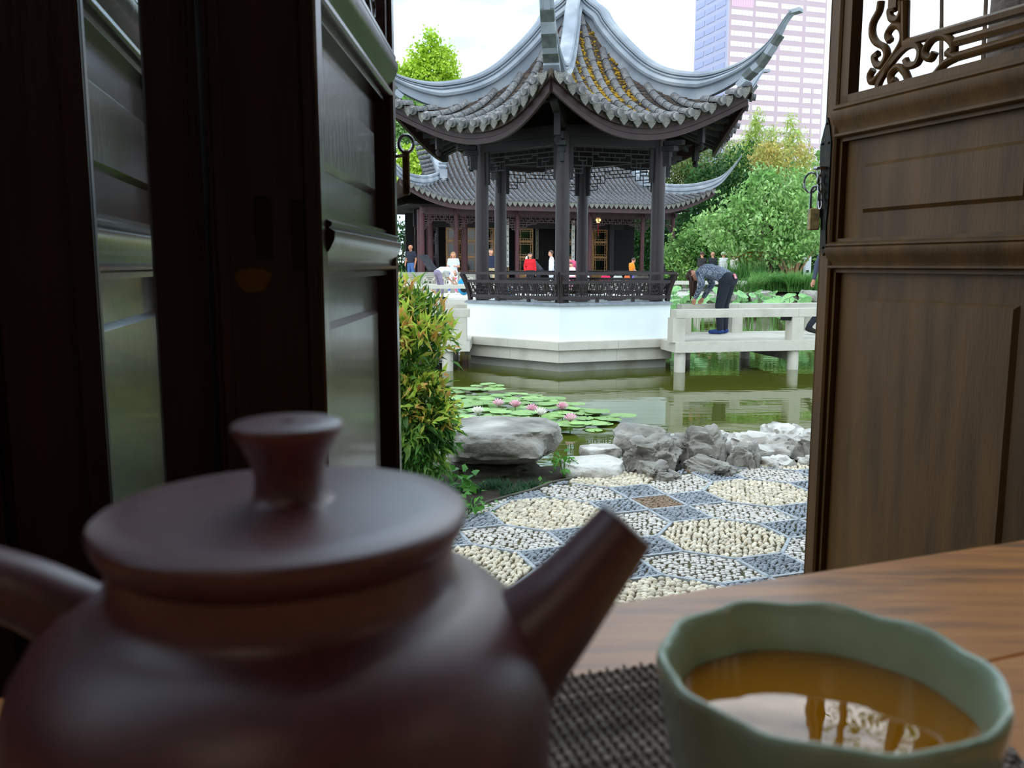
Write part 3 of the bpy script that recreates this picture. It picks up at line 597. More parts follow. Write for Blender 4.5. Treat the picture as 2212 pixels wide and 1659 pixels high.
while len(placed) < 150 and tries < 60000:
    tries += 1; x = random.uniform(min(p[0] for p in area), max(p[0] for p in area)); y = random.uniform(min(p[1] for p in area), max(p[1] for p in area))
    if not inside(x, y, area): continue
    r_ = random.uniform(.08, .145)
    if any((x - a) ** 2 + (y - b) ** 2 < (.60 * (r_ + c)) ** 2 for a, b, c in placed): continue
    if any((x - f.x) ** 2 + (y - f.y) ** 2 < (r_ + .035) ** 2 for f in FLW): continue
    placed.append((x, y, r_))
PADH = [(min(v.co.z for v in me.vertices), max(v.co.z for v in me.vertices)) for me in pad_meshes]; PADB = []
for i, (x, y, r_) in enumerate(placed):
    hit = [b for b in PADB if (x - b[0]) ** 2 + (y - b[1]) ** 2 < (1.03 * (r_ + b[2])) ** 2]
    tilt = random.uniform(.004, .02) if hit or random.random() < .5 else random.uniform(.15, .4)
    lo_, hi_ = PADH[i % 5][0] * r_ - r_ * math.sin(tilt), PADH[i % 5][1] * r_ + r_ * math.sin(tilt); base_ = WZ + .003
    for b in sorted(hit, key=lambda q: q[3]):          # a pad lies over or under the pads it laps, never through them
        if base_ < b[4] and base_ + hi_ - lo_ > b[3]: base_ = b[4] + .001
    PADB.append((x, y, r_, base_, base_ + hi_ - lo_)); zc_ = base_ - lo_
    o_ = link('lily_pad', pad_meshes[i % 5], None, Matrix.Translation((x, y, zc_)) @ Matrix.Rotation(random.uniform(0, 6.28), 4, 'Z') @ Matrix.Rotation(tilt, 4, 'X') @ Matrix.Diagonal((r_, r_, r_, 1)))
    tag(o_, 'round green lily pad floating among the pads behind the boulder', 'lily pad', 'lily pads on the pond')
def waterlily(px, py, col, label):
    p = gz(px, py, WZ + .08); f = thing('water_lily', label, 'flower', (p.x, p.y, WZ + .03))
    for ringi, (n, tilt, ln) in enumerate(((10, .45, .085), (9, .85, .078), (7, 1.2, .065))):
        for k in range(n):
            a = 2 * math.pi * (k + .5 * ringi) / n; d = Vector((math.cos(a), math.sin(a), 0)); sd = Vector((-d.y, d.x, 0)); mb = MB(); vs = []
            for t, w in ((0, .004), (.35, .016), (.7, .017), (1, .002)):
                q = Vector((p.x, p.y, WZ + .07)) + (d * math.cos(tilt) + UP * math.sin(tilt)) * ln * t + UP * (.02 * t * t)
                vs += [q - sd * w, q + sd * w]
            mb.add(vs, [(2 * i, 2 * i + 1, 2 * i + 3, 2 * i + 2) for i in range(3)]); obj('petal', mb, col, f, 80)
    mb = MB(); mb.ball((p.x, p.y, WZ + .10), (.018, .018, .02), 8, 5); obj('stamen', mb, M['stamen'], f, 80); mb = MB(); mb.tube([(p.x, p.y, WZ - .1), (p.x, p.y, WZ + .075)], .007, 6); obj('flower_stalk', mb, M['lf_vine'], f)
for px, py, c, lb in ((1077, 876, 'petal', 'pink water lily at the back of the pad cluster, between two others'), (1113, 878, 'petal', 'pale pink wide open water lily behind the pad cluster'), (1149, 888, 'petal', 'small deep pink water lily in the middle of the pads'), (1168, 896, 'petal_w', 'cream water lily in front of the deep pink one'),
                      (1215, 883, 'petal', 'pink water lily near the raised pad'), (1232, 908, 'petal', 'bright pink water lily nearest the bridge end of the pads'), (1032, 893, 'petal_w', 'white water lily above the boulder')): waterlily(px, py, M[c], lb)
# ================================================================== hexagonal pavilion in the pond
PC_ = Vector((1.023, 14.494, 0)); PANG = 260.1; DZ = .07
def hexdir(k): a = R(PANG + 60 * k); return Vector((math.cos(a), math.sin(a), 0))
def hexp(r, k, z): return PC_ + hexdir(k) * r + UP * z
pav = thing('pavilion', 'hexagonal garden pavilion with upswept grey tiled roof standing in the pond', 'pavilion', PC_ + UP * WZ)
def hexring(mb, r0, r1, z0, z1):
    o_ = [hexp(r1, k, z0) for k in range(6)] + [hexp(r1, k, z1) for k in range(6)] + [hexp(r0, k, z0) for k in range(6)] + [hexp(r0, k, z1) for k in range(6)]
    fs = []
    for k in range(6):
        j = (k + 1) % 6; fs += [(k, j, 6 + j, 6 + k), (12 + k, 18 + k, 18 + j, 12 + j), (6 + k, 6 + j, 18 + j, 18 + k), (k, 12 + k, 12 + j, j)]
    return mb.add(o_, fs)
def hexslab(mb, r, z0, z1): return mb.prism([hexp(r, k, z0) for k in range(6)], UP * (z1 - z0))
obj('foundation', hexslab(MB(), 1.80, -.9, -.23), M['granite_d'], pav)
for k in range(6):      # dressed stone courses, one block run per side
    for nm, r1, r0, z0, z1, nb in (('kerb_stone', 1.96, .4, -.05, DZ, 2), ('base_stone', 1.90, 1.2, -.24, -.053, 2)):
        for j in range(nb):
            a = hexp(r1, k, z0).lerp(hexp(r1, k + 1, z0), j / nb); b = hexp(r1, k, z0).lerp(hexp(r1, k + 1, z0), (j + 1) / nb); c = hexp(r0, k, z0).lerp(hexp(r0, k + 1, z0), (j + 1) / nb); d = hexp(r0, k, z0).lerp(hexp(r0, k + 1, z0), j / nb)
            e = (b - a).normalized() * .002; mb = MB(); mb.prism([a + e, b - e, c, d], UP * (z1 - z0)); obj(nm, mb, M['granite'], pav)
obj('deck', hexslab(MB(), 1.9, DZ, DZ + .004), M['granite'], pav)
closed = (5, 0, 2, 3)        # sides with wall, seat and rail; the bridges enter by the other two
def side(k): return hexdir(k), hexdir(k + 1)
def sidept(r, k, t, z): return hexp(r, k, z).lerp(hexp(r, k + 1, z), t)
for k in closed:
    mb = MB(); mb.prism([hexp(1.86, k, DZ), hexp(1.86, k + 1, DZ), hexp(1.70, k + 1, DZ), hexp(1.70, k, DZ)], UP * (.6 - DZ)); obj('white_wall', mb, M['white_wall'], pav)
    for j in range(4):
        a, b, c, d = sidept(1.905, k, j / 4, .6), sidept(1.905, k, (j + 1) / 4, .6), sidept(1.52, k, (j + 1) / 4, .6), sidept(1.52, k, j / 4, .6); e = (b - a).normalized() * .0015
        mb = MB(); mb.prism([a + e, b - e, c, d], UP * .022); obj('seat_slab', mb, M['cap'], pav)
        a, b, c, d = sidept(1.885, k, j / 4, .618), sidept(1.885, k, (j + 1) / 4, .618), sidept(1.5, k, (j + 1) / 4, .618), sidept(1.5, k, j / 4, .618)
        mb = MB(); mb.prism([a + e, b - e, c, d], UP * .022); obj('seat_slab', mb, M['cap'], pav)
# rails: leaning back-rest with meander lattice
def railpt(k, t, s): # s 0..1 up the rail
    r = 1.80 + .035 * s + .115 * s * s; return sidept(r, k, t, .645 + .43 * s)
for k in closed:
    rl = obj('seat_rail', MB().beam(railpt(k, 0, 1), railpt(k, 1, 1), .05, .04), M['pwood'], pav)
    mb = MB(); mb.beam(railpt(k, 0, .16), railpt(k, 1, .16), .035, .05); mb.beam(railpt(k, 0, .70), railpt(k, 1, .70), .03, .045); obj('cross_rail', mb, M['pwood'], rl)
    for t in (0, .333, .667, 1):
        mb = MB(); w = .06 if t in (0, 1) else .045; pts = [railpt(k, t, s / 8 * (1 if t in (0, 1) else .17)) for s in range(9)]
        for a, b in zip(pts, pts[1:]): mb.beam(a, b, w, w, up=hexdir(k + .5))
        obj('rail_post', mb, M['pwood'], rl)
    for t in (.167, .5, .833):
        mb = MB(); mb.beam(railpt(k, t - .1, .10), railpt(k, t + .1, .10), .02, .028); mb.beam(railpt(k, t - .07, .06), railpt(k, t + .07, .06), .02, .02); obj('apron_board', mb, M['pwood'], rl)
    mb = MB(); n = 9; w = .016
    def seg(t0, s0, t1, s1): mb.beam(railpt(k, t0, s0), railpt(k, t1, s1), w, w)
    for j in range(n):
        t0 = .035 + .93 * j / n; d = .93 / n
        for (a, b, c, e) in ((.0, .18, .0, .68), (.0, .30, .35, .30), (.35, .30, .35, .55), (.35, .55, .7, .55), (.7, .55, .7, .18), (.0, .43, .2, .43), (.2, .43, .2, .68), (.5, .18, .5, .42), (.5, .42, 1.0, .42), (.35, .62, 1.0, .62), (.85, .42, .85, .68), (.55, .55, .55, .68), (.7, .30, 1.0, .30), (.17, .18, .17, .30)):
            seg(t0 + a * d, b, t0 + c * d, e)
    obj('rail_lattice', mb, M['pwood'], rl)
# columns with base drum and top bracket
CR = 1.60; CT = 2.98
for k in range(6):
    p = hexp(CR, k, 0); mb = MB(); mb.lathe([(.108, DZ), (.108, 1.2), (.103, 2.6), (.10, CT + .15)], p, 24, cap0=True, cap1=True); cl = obj('column', mb, M['pwood'], pav, 50)
    mb = MB(); mb.lathe([(.15, DZ), (.165, DZ + .06), (.15, DZ + .14), (.115, DZ + .17)], p, 20, cap0=True, cap1=True); obj('plinth', mb, M['granite_d'], cl, 50)
    mb = MB(); d = hexdir(k); sd = Vector((-d.y, d.x, 0))
    for z0, hw, ln in ((2.86, .05, .16), (2.94, .07, .22), (3.02, .05, .30)): mb.obox(p + d * (ln - .04) + UP * z0, d * ln * .5, sd * hw, UP * .033)
    mb.obox(p + d * .14 + UP * 2.76, d * .05, sd * .03, UP * .07); obj('bracket', mb, M['rafter'], cl)
    # flanking boards that carry the hanging lattice
    mb = MB()
    for dk in (-1, 1):
        q = (hexp(CR, k + dk, 0) - p).normalized(); mb.obox(p + q * .125 + UP * 2.73, q * .035, Vector((-q.y, q.x, 0)) * .02, UP * .28)
    obj('lattice_board', mb, M['pwood_d'], cl)
for k in range(6):
    mb = MB(); mb.beam(hexp(CR, k, 3.03), hexp(CR, k + 1, 3.03), .10, .16); mb.beam(hexp(CR, k, 3.15), hexp(CR, k + 1, 3.15), .16, .16); obj('tie_beam', mb, M['pwood_d'], pav)
    mb = MB(); w = .014; zt, H = 2.93, .32
    def sg(t0, s0, t1, s1): mb.beam(sidept(CR, k, t0, zt - s0 * H), sidept(CR, k, t1, zt - s1 * H), w, w)
    sg(.09, 0, .91, 0); sg(.09, .22, .91, .22); sg(.3, .62, .7, .62)
    for u in (1, -1):
        X = lambda a: .5 + u * (a - .5)
        for (a, b, c, e) in ((.09, .45, .3, .45), (.3, 0, .3, .85), (.09, .85, .3, .85), (.16, .22, .16, .62), (.16, .62, .24, .62), (.24, .45, .24, .85), (.09, 1.2, .2, 1.2), (.2, .62, .2, 1.2), (.12, 1.0, .2, 1.0), (.09, .9, .09, 1.25),
                             (.36, .22, .36, .42), (.36, .42, .5, .42), (.42, .42, .42, .62), (.4, 0, .4, .22), (.47, .22, .47, .42), (.3, .3, .36, .3), (.22, 0, .22, .22), (.12, 0, .12, .22), (.5, .42, .5, .62)): sg(X(a), b, X(c), e)
    obj('hanging_lattice', mb, M['pwood_d'], pav)
# ------------------------------------------------------------------ roof surface
T30 = math.tan(R(30))
def interp(tab, x):
    if x <= tab[0][0]: return tab[0][1]
    for (a, b), (c, d) in zip(tab, tab[1:]):
        if x <= c:
            t = (x - a) / (c - a); return b + (d - b) * t
    return tab[-1][1]
def smooth_tab(tab, n=60):
    p = smooth_path([Vector((a, b)) for a, b in tab], 8); return [(v.x, v.y) for v in p]
MIDP = smooth_tab([(.03, 5.42), (.1, 5.02), (.19, 4.66), (.3, 4.24), (.45, 3.86), (.6, 3.60), (.8, 3.36), (1, 3.19)])
RIDP = smooth_tab([(.03, 5.42), (.1, 5.02), (.19, 4.66), (.3, 4.26), (.41, 4.00), (.54, 3.80), (.64, 3.69), (.76, 3.62), (.88, 3.62), (1, 3.72)])
def weave(q): return 2.30 + .36 * abs(q) ** 2.3
def roofp(k, s, q, dz=0):
    w = s * weave(q); u = q * w * T30; g = abs(q) ** 2.2
    z_ = interp(MIDP, s) * (1 - g) + interp(RIDP, s) * g
    n = hexdir(k + .5); t = Vector((-n.y, n.x, 0)); return PC_ + n * w + t * u + UP * (z_ + dz)
def rowp(k, u, w, dz=0):            # point of the roof at plan (u, w)
    q = max(-1, min(1, u / max(w * T30, 1e-4))); return roofp(k, w / weave(q), q, dz)
NQ, NS = 16, 18; mb = MB()
for k in range(6):
    top = [roofp(k, .03 + .97 * j / NS, -1 + 2 * i / NQ) for j in range(NS + 1) for i in range(NQ + 1)]; bot = [p - UP * .10 for p in top]; o_ = len(top); W1 = NQ + 1
    fs = [(j * W1 + i, j * W1 + i + 1, (j + 1) * W1 + i + 1, (j + 1) * W1 + i) for j in range(NS) for i in range(NQ)]
    mb.add(top + bot, fs + [tuple(a + o_ for a in reversed(f)) for f in fs] + [(NS * W1 + i, NS * W1 + i + 1, o_ + NS * W1 + i + 1, o_ + NS * W1 + i) for i in range(NQ)])
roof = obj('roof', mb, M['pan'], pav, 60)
tag(roof, 'upswept grey tiled roof')
# cover tiles
TL, TR_ = .235, .059
def tile_mesh(endcap):
    mb = MB(); n = 7
    prof = [(math.cos(math.pi * (-.12 + 1.24 * k / n)), math.sin(math.pi * (-.12 + 1.24 * k / n))) for k in range(n + 1)]
    P = [(-.5, .90), (-.47, .93), (.40, .98), (.44, 1.06), (.5, 1.06)] if not endcap else [(-.5, .90), (-.47, .93), (.44, 1.0), (.5, 1.1)]
    mb.sweep([(x, 0, 0) for x, r in P], prof, [(0, TR_ * r, 0) for x, r in P], [(0, 0, TR_ * r) for x, r in P], closed=False)
    # sweep uses the same profile with per-ring scale
    if endcap:
        m2 = MB(); d = [(.5, TR_ * 1.13 * math.cos(2 * math.pi * j / 16), TR_ * 1.13 * math.sin(2 * math.pi * j / 16)) for j in range(16)]; mb.prism(d, (.035, 0, 0))
        d = [(.53, TR_ * .8 * math.cos(2 * math.pi * j / 16), TR_ * .8 * math.sin(2 * math.pi * j / 16)) for j in range(16)]; mb.prism(d, (.05, 0, 0))
    mb.v = [(x * TL if abs(x) <= .5 else .5 * TL + (x - .5), y, z_) for x, y, z_ in mb.v]
    return mb.mesh('cover_tile', M['tile'], 45)
tm, tme = tile_mesh(False), tile_mesh(True)
dm = MB(); dm.prism([(0, y, z_) for y, z_ in ((-.066, .035), (-.066, .0), (-.05, -.045), (-.018, -.085), (0, -.105), (.018, -.085), (.05, -.045), (.066, 0), (.066, .035), (.03, .012), (0, .004), (-.03, .012))], (.014, 0, 0)); dm.obox((-.04, 0, .012), (.05, 0, 0), (0, .06, 0), (0, 0, .006))
drip_me = dm.mesh('drip_tile', M['drip'])
DU = .2165
def frame(x, up, loc):
    x = x.normalized(); y = up.cross(x).normalized(); z_ = x.cross(y); return Matrix(((x.x, y.x, z_.x, loc.x), (x.y, y.y, z_.y, loc.y), (x.z, y.z, z_.z, loc.z), (0, 0, 0, 1)))
def eave_w(u):
    w = 2.4
    for _ in range(25): w = weave(min(1, abs(u) / (w * T30)))
    return w
bk = MB(); pans = MB()
for k in range(6):
    near = k in (5, 0)
    for i in range(-6, 7):
        u = i * DU; we = eave_w(u) + .09; w0 = max(abs(u) / T30 + .10, .16)
        # walk up the row in steps of a tile length
        pts = [rowp(k, u, we, .03)]; w = we
        prev = pts[0]; acc = 0
        while w > w0:
            w -= .01; p = rowp(k, u, w, .03)
            if (p - pts[-1]).length >= TL * .96: pts.append(p)
        if len(pts) < 2: pts.append(rowp(k, u, max(w0, we - .2), .03))
        for j in range(len(pts) - 1):
            a, b = pts[j + 1], pts[j]; mt = frame(b - a, UP, (a + b) / 2)
            if near: link('cover_tile', tme if j == 0 else tm, roof, mt)
            else:
                me = tme if j == 0 else tm; bk.add([mt @ v.co for v in me.vertices], [tuple(f.vertices) for f in me.polygons])
    # drip tiles between the rows, pan tiles stepping up the channels
    for i in range(-7, 7):
        u = (i + .5) * DU; 
        if abs(u) > 1.5: continue
        we = eave_w(u) + .055; a, b = rowp(k, u, we - .1), rowp(k, u, we); d = b - a; mt = frame(Vector((d.x, d.y, 0)), UP, b + UP * .012) @ Matrix.Scale(1.22, 4)
        link('drip_tile', drip_me, roof, mt)
        w = we; n = hexdir(k + .5); t = Vector((-n.y, n.x, 0))
        while w - .075 > abs(u) / T30 + .05 and w > .3:
            a, b = rowp(k, u, w - .10, .0), rowp(k, u, w, .035); sd = t * .062
            pans.add([b - sd, b + sd, a + sd, a - sd, b - sd - UP * .02, b + sd - UP * .02], [(0, 1, 2, 3), (0, 4, 5, 1)]); w -= .075 if (k in (5, 0)) else .15
tag(obj('rear_cover_tiles', bk, M['tile_i'], roof, 45), kind='stuff')
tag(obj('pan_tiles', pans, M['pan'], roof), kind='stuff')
# moss in the channels near the top of the two front slopes
mo = MB()
for k, cnt in ((0, 520), (5, 230)):
    for _ in range(cnt):
        i = random.choice((-3, -2, -1, -1, 0, 0, 1)) if k == 0 else random.choice((1, 2, 2)); u = (i + .5) * DU + random.gauss(0, .028)
        w = random.uniform(max(abs(u) / T30 + .1, .3), 1.45) if random.random() < .8 else random.uniform(1.2, 2.2)
        if w < abs(u) / T30 + .05: continue
        p = rowp(k, u, w, .03); r_ = random.uniform(.010, .026); mo.ball(p, (r_ * 1.3, r_ * 1.3, r_ * .8), 6, 4)
tag(obj('moss', mo, M['moss'], roof, 80), kind='stuff')
# fascia boards, rafters and soffit under each eave
for k in range(6):
    mb = MB(); n = 28; path = []; sides = []; ups = []
    for i in range(n + 1):
        q = -1 + 2 * i / n; p = roofp(k, .965, q); nn = hexdir(k + .5); path.append(p + UP * .0); sides.append(nn); ups.append(UP * (1.0 - .10 * abs(q) ** 3))
    mb.sweep(path, [(.0, .02), (.045, .02), (.04, -.20), (.05, -.21), (.05, -.285), (.0, -.285)], sides, ups); obj('fascia', mb, M['fascia'], roof, 40)
    for i in range(-6, 7):
        u = i * .2; we = eave_w(u); a = rowp(k, u * .8, 1.25, 0); a.z = max(a.z - .16, 3.2) if abs(i) < 6 else a.z - .16; b = rowp(k, u, we - .06, -.14)
        mb = MB(); mb.beam(Vector((a.x, a.y, min(a.z, 3.62))), b, .06, .07); obj('rafter', mb, M['rafter'], roof)
    d = hexdir(k)
    mb = MB(); mb.beam(hexp(1.5, k, 3.22), hexp(2.72, k, 3.42), .11, .16); mb.beam(hexp(2.2, k, 3.36), hexp(2.93, k, 3.56), .09, .11); hb = obj('corner_beam', mb, M['pwood_d'], roof)
    mb = MB(); mb.obox(hexp(2.3, k, 3.14), d * .045, Vector((-d.y, d.x, 0)) * .045, UP * .16); mb.lathe([(.03, -.10), (.055, -.05), (.03, 0)], hexp(2.3, k, 2.98), 8, cap0=True, cap1=True); obj('hanging_pendant', mb, M['pwood_d'], roof)
mb = MB(); mb.prism([hexp(1.62, k, 3.23) for k in range(6)], UP * .02); obj('coffer_ceiling', mb, M['pwood_d'], roof)
# hip ridges: tall moulded crest sweeping up past the eave
RT = smooth_tab([(.05, 5.75), (.3, 5.42), (.57, 5.19), (.7, 5.0), (.98, 4.69), (1.37, 4.34), (1.69, 4.15), (2.03, 4.04), (2.44, 3.98), (2.83, 4.02), (3.12, 4.13), (3.34, 4.29), (3.52, 4.52), (3.60, 4.60)])
def ridge_h(r): return .40 if r < 2.3 else max(.05, .40 - .35 * ((r - 2.3) / 1.2) ** .9)
base_prof = [(-.03, -1), (.03, -1), (.035, -.62), (.068, -.58), (.078, -.48), (.068, -.38), (.04, -.35), (.04, -.31), (.055, -.30), (.055, -.25), (.035, -.24), (.035, -.21), (.06, -.20), (.062, -.12), (.05, -.03), (.0, 0), (-.05, -.03), (-.062, -.12), (-.06, -.20), (-.035, -.21), (-.035, -.24), (-.055, -.25), (-.055, -.30), (-.04, -.31), (-.04, -.35), (-.068, -.38), (-.078, -.48), (-.068, -.58), (-.035, -.62)]
for k in range(6):
    d = hexdir(k); sd = Vector((-d.y, d.x, 0)); pts = [(r, z_) for r, z_ in RT]; path = []; sides = []; ups = []
    for j, (r, z_) in enumerate(pts):
        a, b = pts[max(0, j - 1)], pts[min(len(pts) - 1, j + 1)]; tx_, tz_ = b[0] - a[0], b[1] - a[1]; l_ = math.hypot(tx_, tz_); nrm = Vector((-tz_ / l_ * d.x, -tz_ / l_ * d.y, tx_ / l_))
        path.append(hexp(r, k, z_)); h = ridge_h(r); ws = 1.75 if r < 2.6 else max(1.1, 1.75 - .7 * (r - 2.6)); sides.append(sd * ws); ups.append(nrm * h)
    mb = MB(); mb.sweep(path, base_prof, sides, ups)
    tip = path[-1]; mb.beam(tip - UP * .02 - d * .02, tip + d * .13 - UP * .005, .13, .05); rg = obj('hip_ridge', mb, M['ridge'], roof, 30)
    # stepped blocks under the flying tip
    for j, (r, z_, ln, hh) in enumerate(((2.96, 3.76, .13, .12), (3.05, 3.87, .14, .11), (3.13, 3.93, .15, .10), (3.24, 4.04, .17, .10), (3.33, 4.15, .17, .085), (3.42, 4.27, .17, .07))):
        mb = MB(); u_ = Vector((d.x * .62, d.y * .62, .78 if j > 2 else .45)).normalized(); mb.beam(hexp(r, k, z_) - u_ * ln * .7, hexp(r, k, z_) + u_ * ln * .35, .21 - .008 * j, hh * .7); obj('ridge_tip_block', mb, M['ridge_d'] if j % 2 else M['ridge'], roof)
mb = MB(); mb.lathe([(.16, 5.3), (.19, 5.5), (.12, 5.62), (.16, 5.75), (.22, 5.9), (.16, 6.1), (.07, 6.25), (.01, 6.5)], PC_, 16, cap0=True, cap1=True); obj('finial', mb, M['ridge'], roof, 40)

# ================================================================== stone bridges
def bridge(name, label, A, ang, length, width, posts_near, posts_far, piers, mat=None, z=DZ, rail_z=.55, start=None, end=None, far0=0, far1=None, pier_far=None):
    mat = mat or M['granite']; e = Vector((math.cos(ang), math.sin(ang), 0)); f = Vector((-e.y, e.x, 0)); A = Vector((A[0], A[1], 0))
    b = thing(name, label, 'bridge', A + e * length / 2 + UP * WZ); Q = lambda s, w, zz: A + e * s + f * w + UP * zz
    nsl = max(1, int(length / 1.7))
    for j in range(nsl):
        s0, s1 = length * j / nsl, length * (j + 1) / nsl - .004
        poly = (start if start and j == 0 else [(s0, width), (s0, 0)]) + (end if end and j == nsl - 1 else [(s1, 0), (s1, width)])
        mb = MB(); mb.prism([Q(s, w, z - .15) for s, w in poly], UP * .15); obj('deck_slab', mb, mat, b)
    for w, posts, side_ in ((.11, posts_near, 1), (width - .11, posts_far, -1)):
        r0, r1 = (0, length) if side_ == 1 else (far0, far1 or length)
        for s0, s1 in zip([r0] + posts[1:-1], posts[1:-1] + [r1]):
            mb = MB(); mb.obox(Q((s0 + s1) / 2, w, rail_z - .06), e * ((s1 - s0) / 2 - .002), f * .11, UP * .06); obj('rail_beam', mb, mat, b)
        for s in posts: mb = MB(); mb.obox(Q(s, w, (z + rail_z - .12) / 2), e * .095, f * .105, UP * ((rail_z - .12 - z) / 2)); obj('post', mb, mat, b)
    for s in posts_near[1:]: mb = MB(); mb.obox(Q(s - .15, .11, rail_z - .15), e * .05, f * .07, UP * .028); obj('rail_lamp', mb, M['slot'], b)
    for s, s2 in zip(piers, pier_far or piers):
        for w in (.12, width - .12): mb = MB(); mb.lathe([(.085, -1.2), (.085, z - .15)], Q(s if w < 1 else s2, w, 0), 20, cap0=True, cap1=True); obj('pier', mb, mat, b, 40)
        mb = MB(); mb.beam(Q(s, .1, z - .23), Q(s2, width - .1, z - .23), .12, .16); obj('pier_beam', mb, M['granite_d'], b)
    return Q
def meet(A, ang, width, kv, kn, gap=.004):       # kerb corner kv and where the side kv-kn crosses the far edge, in deck coordinates
    e = Vector((math.cos(ang), math.sin(ang), 0)); f = Vector((-e.y, e.x, 0)); A = Vector((A[0], A[1], 0)); L2 = lambda p: ((p - A).dot(e), (p - A).dot(f))
    (s0, w0), (s1, w1) = L2(hexp(1.96 - gap, kv, 0)), L2(hexp(1.96 - gap, kn, 0)); return (s0, w0), s0 + (s1 - s0) * (width - w0) / (w1 - w0), L2(hexp(1.96 - gap, 0, 0))
(vs_, vw_), fs_, (os_, ow_) = meet((2.40, 12.55), R(11), 1.85, 1, 2)
wc_ = ow_ + (vw_ - ow_) * (0 - os_) / (vs_ - os_)          # where the front kerb passes the deck's square end
Q1 = bridge('stone_bridge', 'pale stone footbridge with low beam rails where the bending woman stands', (2.40, 12.55), R(11), 4.6, 1.85, [.05, 1.95, 3.9], [fs_ + .12, 1.75, 3.2], [.12, 1.95, 3.9], start=[(fs_, 1.85), (vs_, vw_), (0, wc_), (0, 0)], far0=fs_ + .035, pier_far=[fs_ + .16, 1.95, 3.9])
(vs_, vw_), fs_, (os_, ow_) = meet((-4.35, 12.72), R(.5), 1.75, 5, 4)
wc_ = ow_ + (vw_ - ow_) * (3.72 - os_) / (vs_ - os_)
Q2 = bridge('stone_bridge', 'pale stone footbridge end showing beside the leafy shrub and pavilion', (-4.35, 12.72), R(0.5), 3.72, 1.75, [.3, 1.9, 3.58], [.3, 1.9, fs_ - .16], [.2, 1.9, 3.38], end=[(3.72, 0), (3.72, wc_), (vs_, vw_), (fs_, 1.75)], far1=fs_ - .05)
Q3 = bridge('stone_bridge', 'far pale stone footbridge at the foot of the hall terrace', (-9.5, 27.9), R(3), 9.2, 1.5, [.3, 2.4, 4.6, 6.75, 8.9], [.3, 2.4, 4.6, 6.75, 8.9], [.3, 4.6, 8.9], M['paleconc'])
# ================================================================== ground, terrace and hall across the pond
mb = MB(); mb.add([(-14, 29.3, DZ), (4.2, 29.6, DZ), (4.4, 31.6, DZ), (9.2, 32.2, DZ), (12, 48, DZ), (-14, 48, DZ)], [(0, 1, 2, 3, 4, 5)])
t_ = MB(); t_.prism([(v[0], v[1], -1.0) for v in mb.v], UP * (1.0 + DZ)); struct('terrace', t_, M['paleconc'], 'pale paved terrace in front of the hall')
mb = MB(); mb.box(-90, 90, 46, 400, -.5, .05); struct('garden_ground', mb, M['soil'], 'planted ground beyond the hall')
mb = MB(); row = []; nx, ny = 24, 14
for j in range(ny + 1):
    for i in range(nx + 1):
        x = 8.6 + 22 * i / nx; y = 29.2 + 18 * j / ny + (-.5 * math.sin(i)); e = min(1, j / 3); row.append((x, y, -.45 + 1.15 * e + .12 * noise.noise(Vector((x * .6, y * .6, 0))) * e))
mb.add(row, [(j * (nx + 1) + i, j * (nx + 1) + i + 1, (j + 1) * (nx + 1) + i + 1, (j + 1) * (nx + 1) + i) for j in range(ny) for i in range(nx)]); struct('garden_bank', mb, M['soil'], 'planted bank behind the lotus pond', 60)
mb = MB(); mb.box(-40, -13.5, 27, 60, -.6, .1); struct('garden_edge', mb, M['soil'], 'planted ground beside the far footbridge')
HA = R(20); HE = Vector((-2.11, 37.6, 0)); he = Vector((math.cos(HA), math.sin(HA), 0)); hm = Vector((-he.y, he.x, 0))
def HP(a, m_, z_): return HE + he * a + hm * m_ + UP * z_
hall = thing('hall', 'long red-columned hall with grey tiled hip roof across the pond', 'hall', HP(4.8, 4.5, DZ))
mb = MB(); mb.prism([HP(-2.3, .6, DZ), HP(11.9, .6, DZ), HP(11.9, 8.6, DZ), HP(-2.3, 8.6, DZ)], UP * .2); obj('plinth', mb, M['granite_d'], hall)
HF = DZ + .2
HT = smooth_tab([(0, 3.93), (1.2, 4.42), (2.3, 5.05), (3.4, 5.9), (4.5, 7.0)])
def upt(a): x = max(0, (abs(a - 4.8) - 4.6) / 3.0); return x * x
def hroof(a, m_, dz=0):
    u = upt(a); g = max(0, 1 - m_ / 2.6); return HP(a, m_ - .35 * u * g, interp(HT, m_) + .85 * u * g + dz)
GA0, GA1, EA0, EA1 = -.3, 9.9, -2.8, 12.4
def mtop(a): return 4.5 if GA0 <= a <= GA1 else max(.15, 2.3 * (a - EA0) / (GA0 - EA0) if a < GA0 else 2.3 * (EA1 - a) / (EA1 - GA1))
mb = MB(); W1 = 62
As = [EA0 + (EA1 - EA0) * i / (W1 - 1) for i in range(W1)]
top = [hroof(a, mtop(a) * j / 10) for j in range(11) for a in As]; mb.add(top, [(j * W1 + i, j * W1 + i + 1, (j + 1) * W1 + i + 1, (j + 1) * W1 + i) for j in range(10) for i in range(W1 - 1)])
bot = [p - UP * .16 for p in top]; mb.add(bot, [(j * W1 + i, (j + 1) * W1 + i, (j + 1) * W1 + i + 1, j * W1 + i + 1) for j in range(10) for i in range(W1 - 1)])
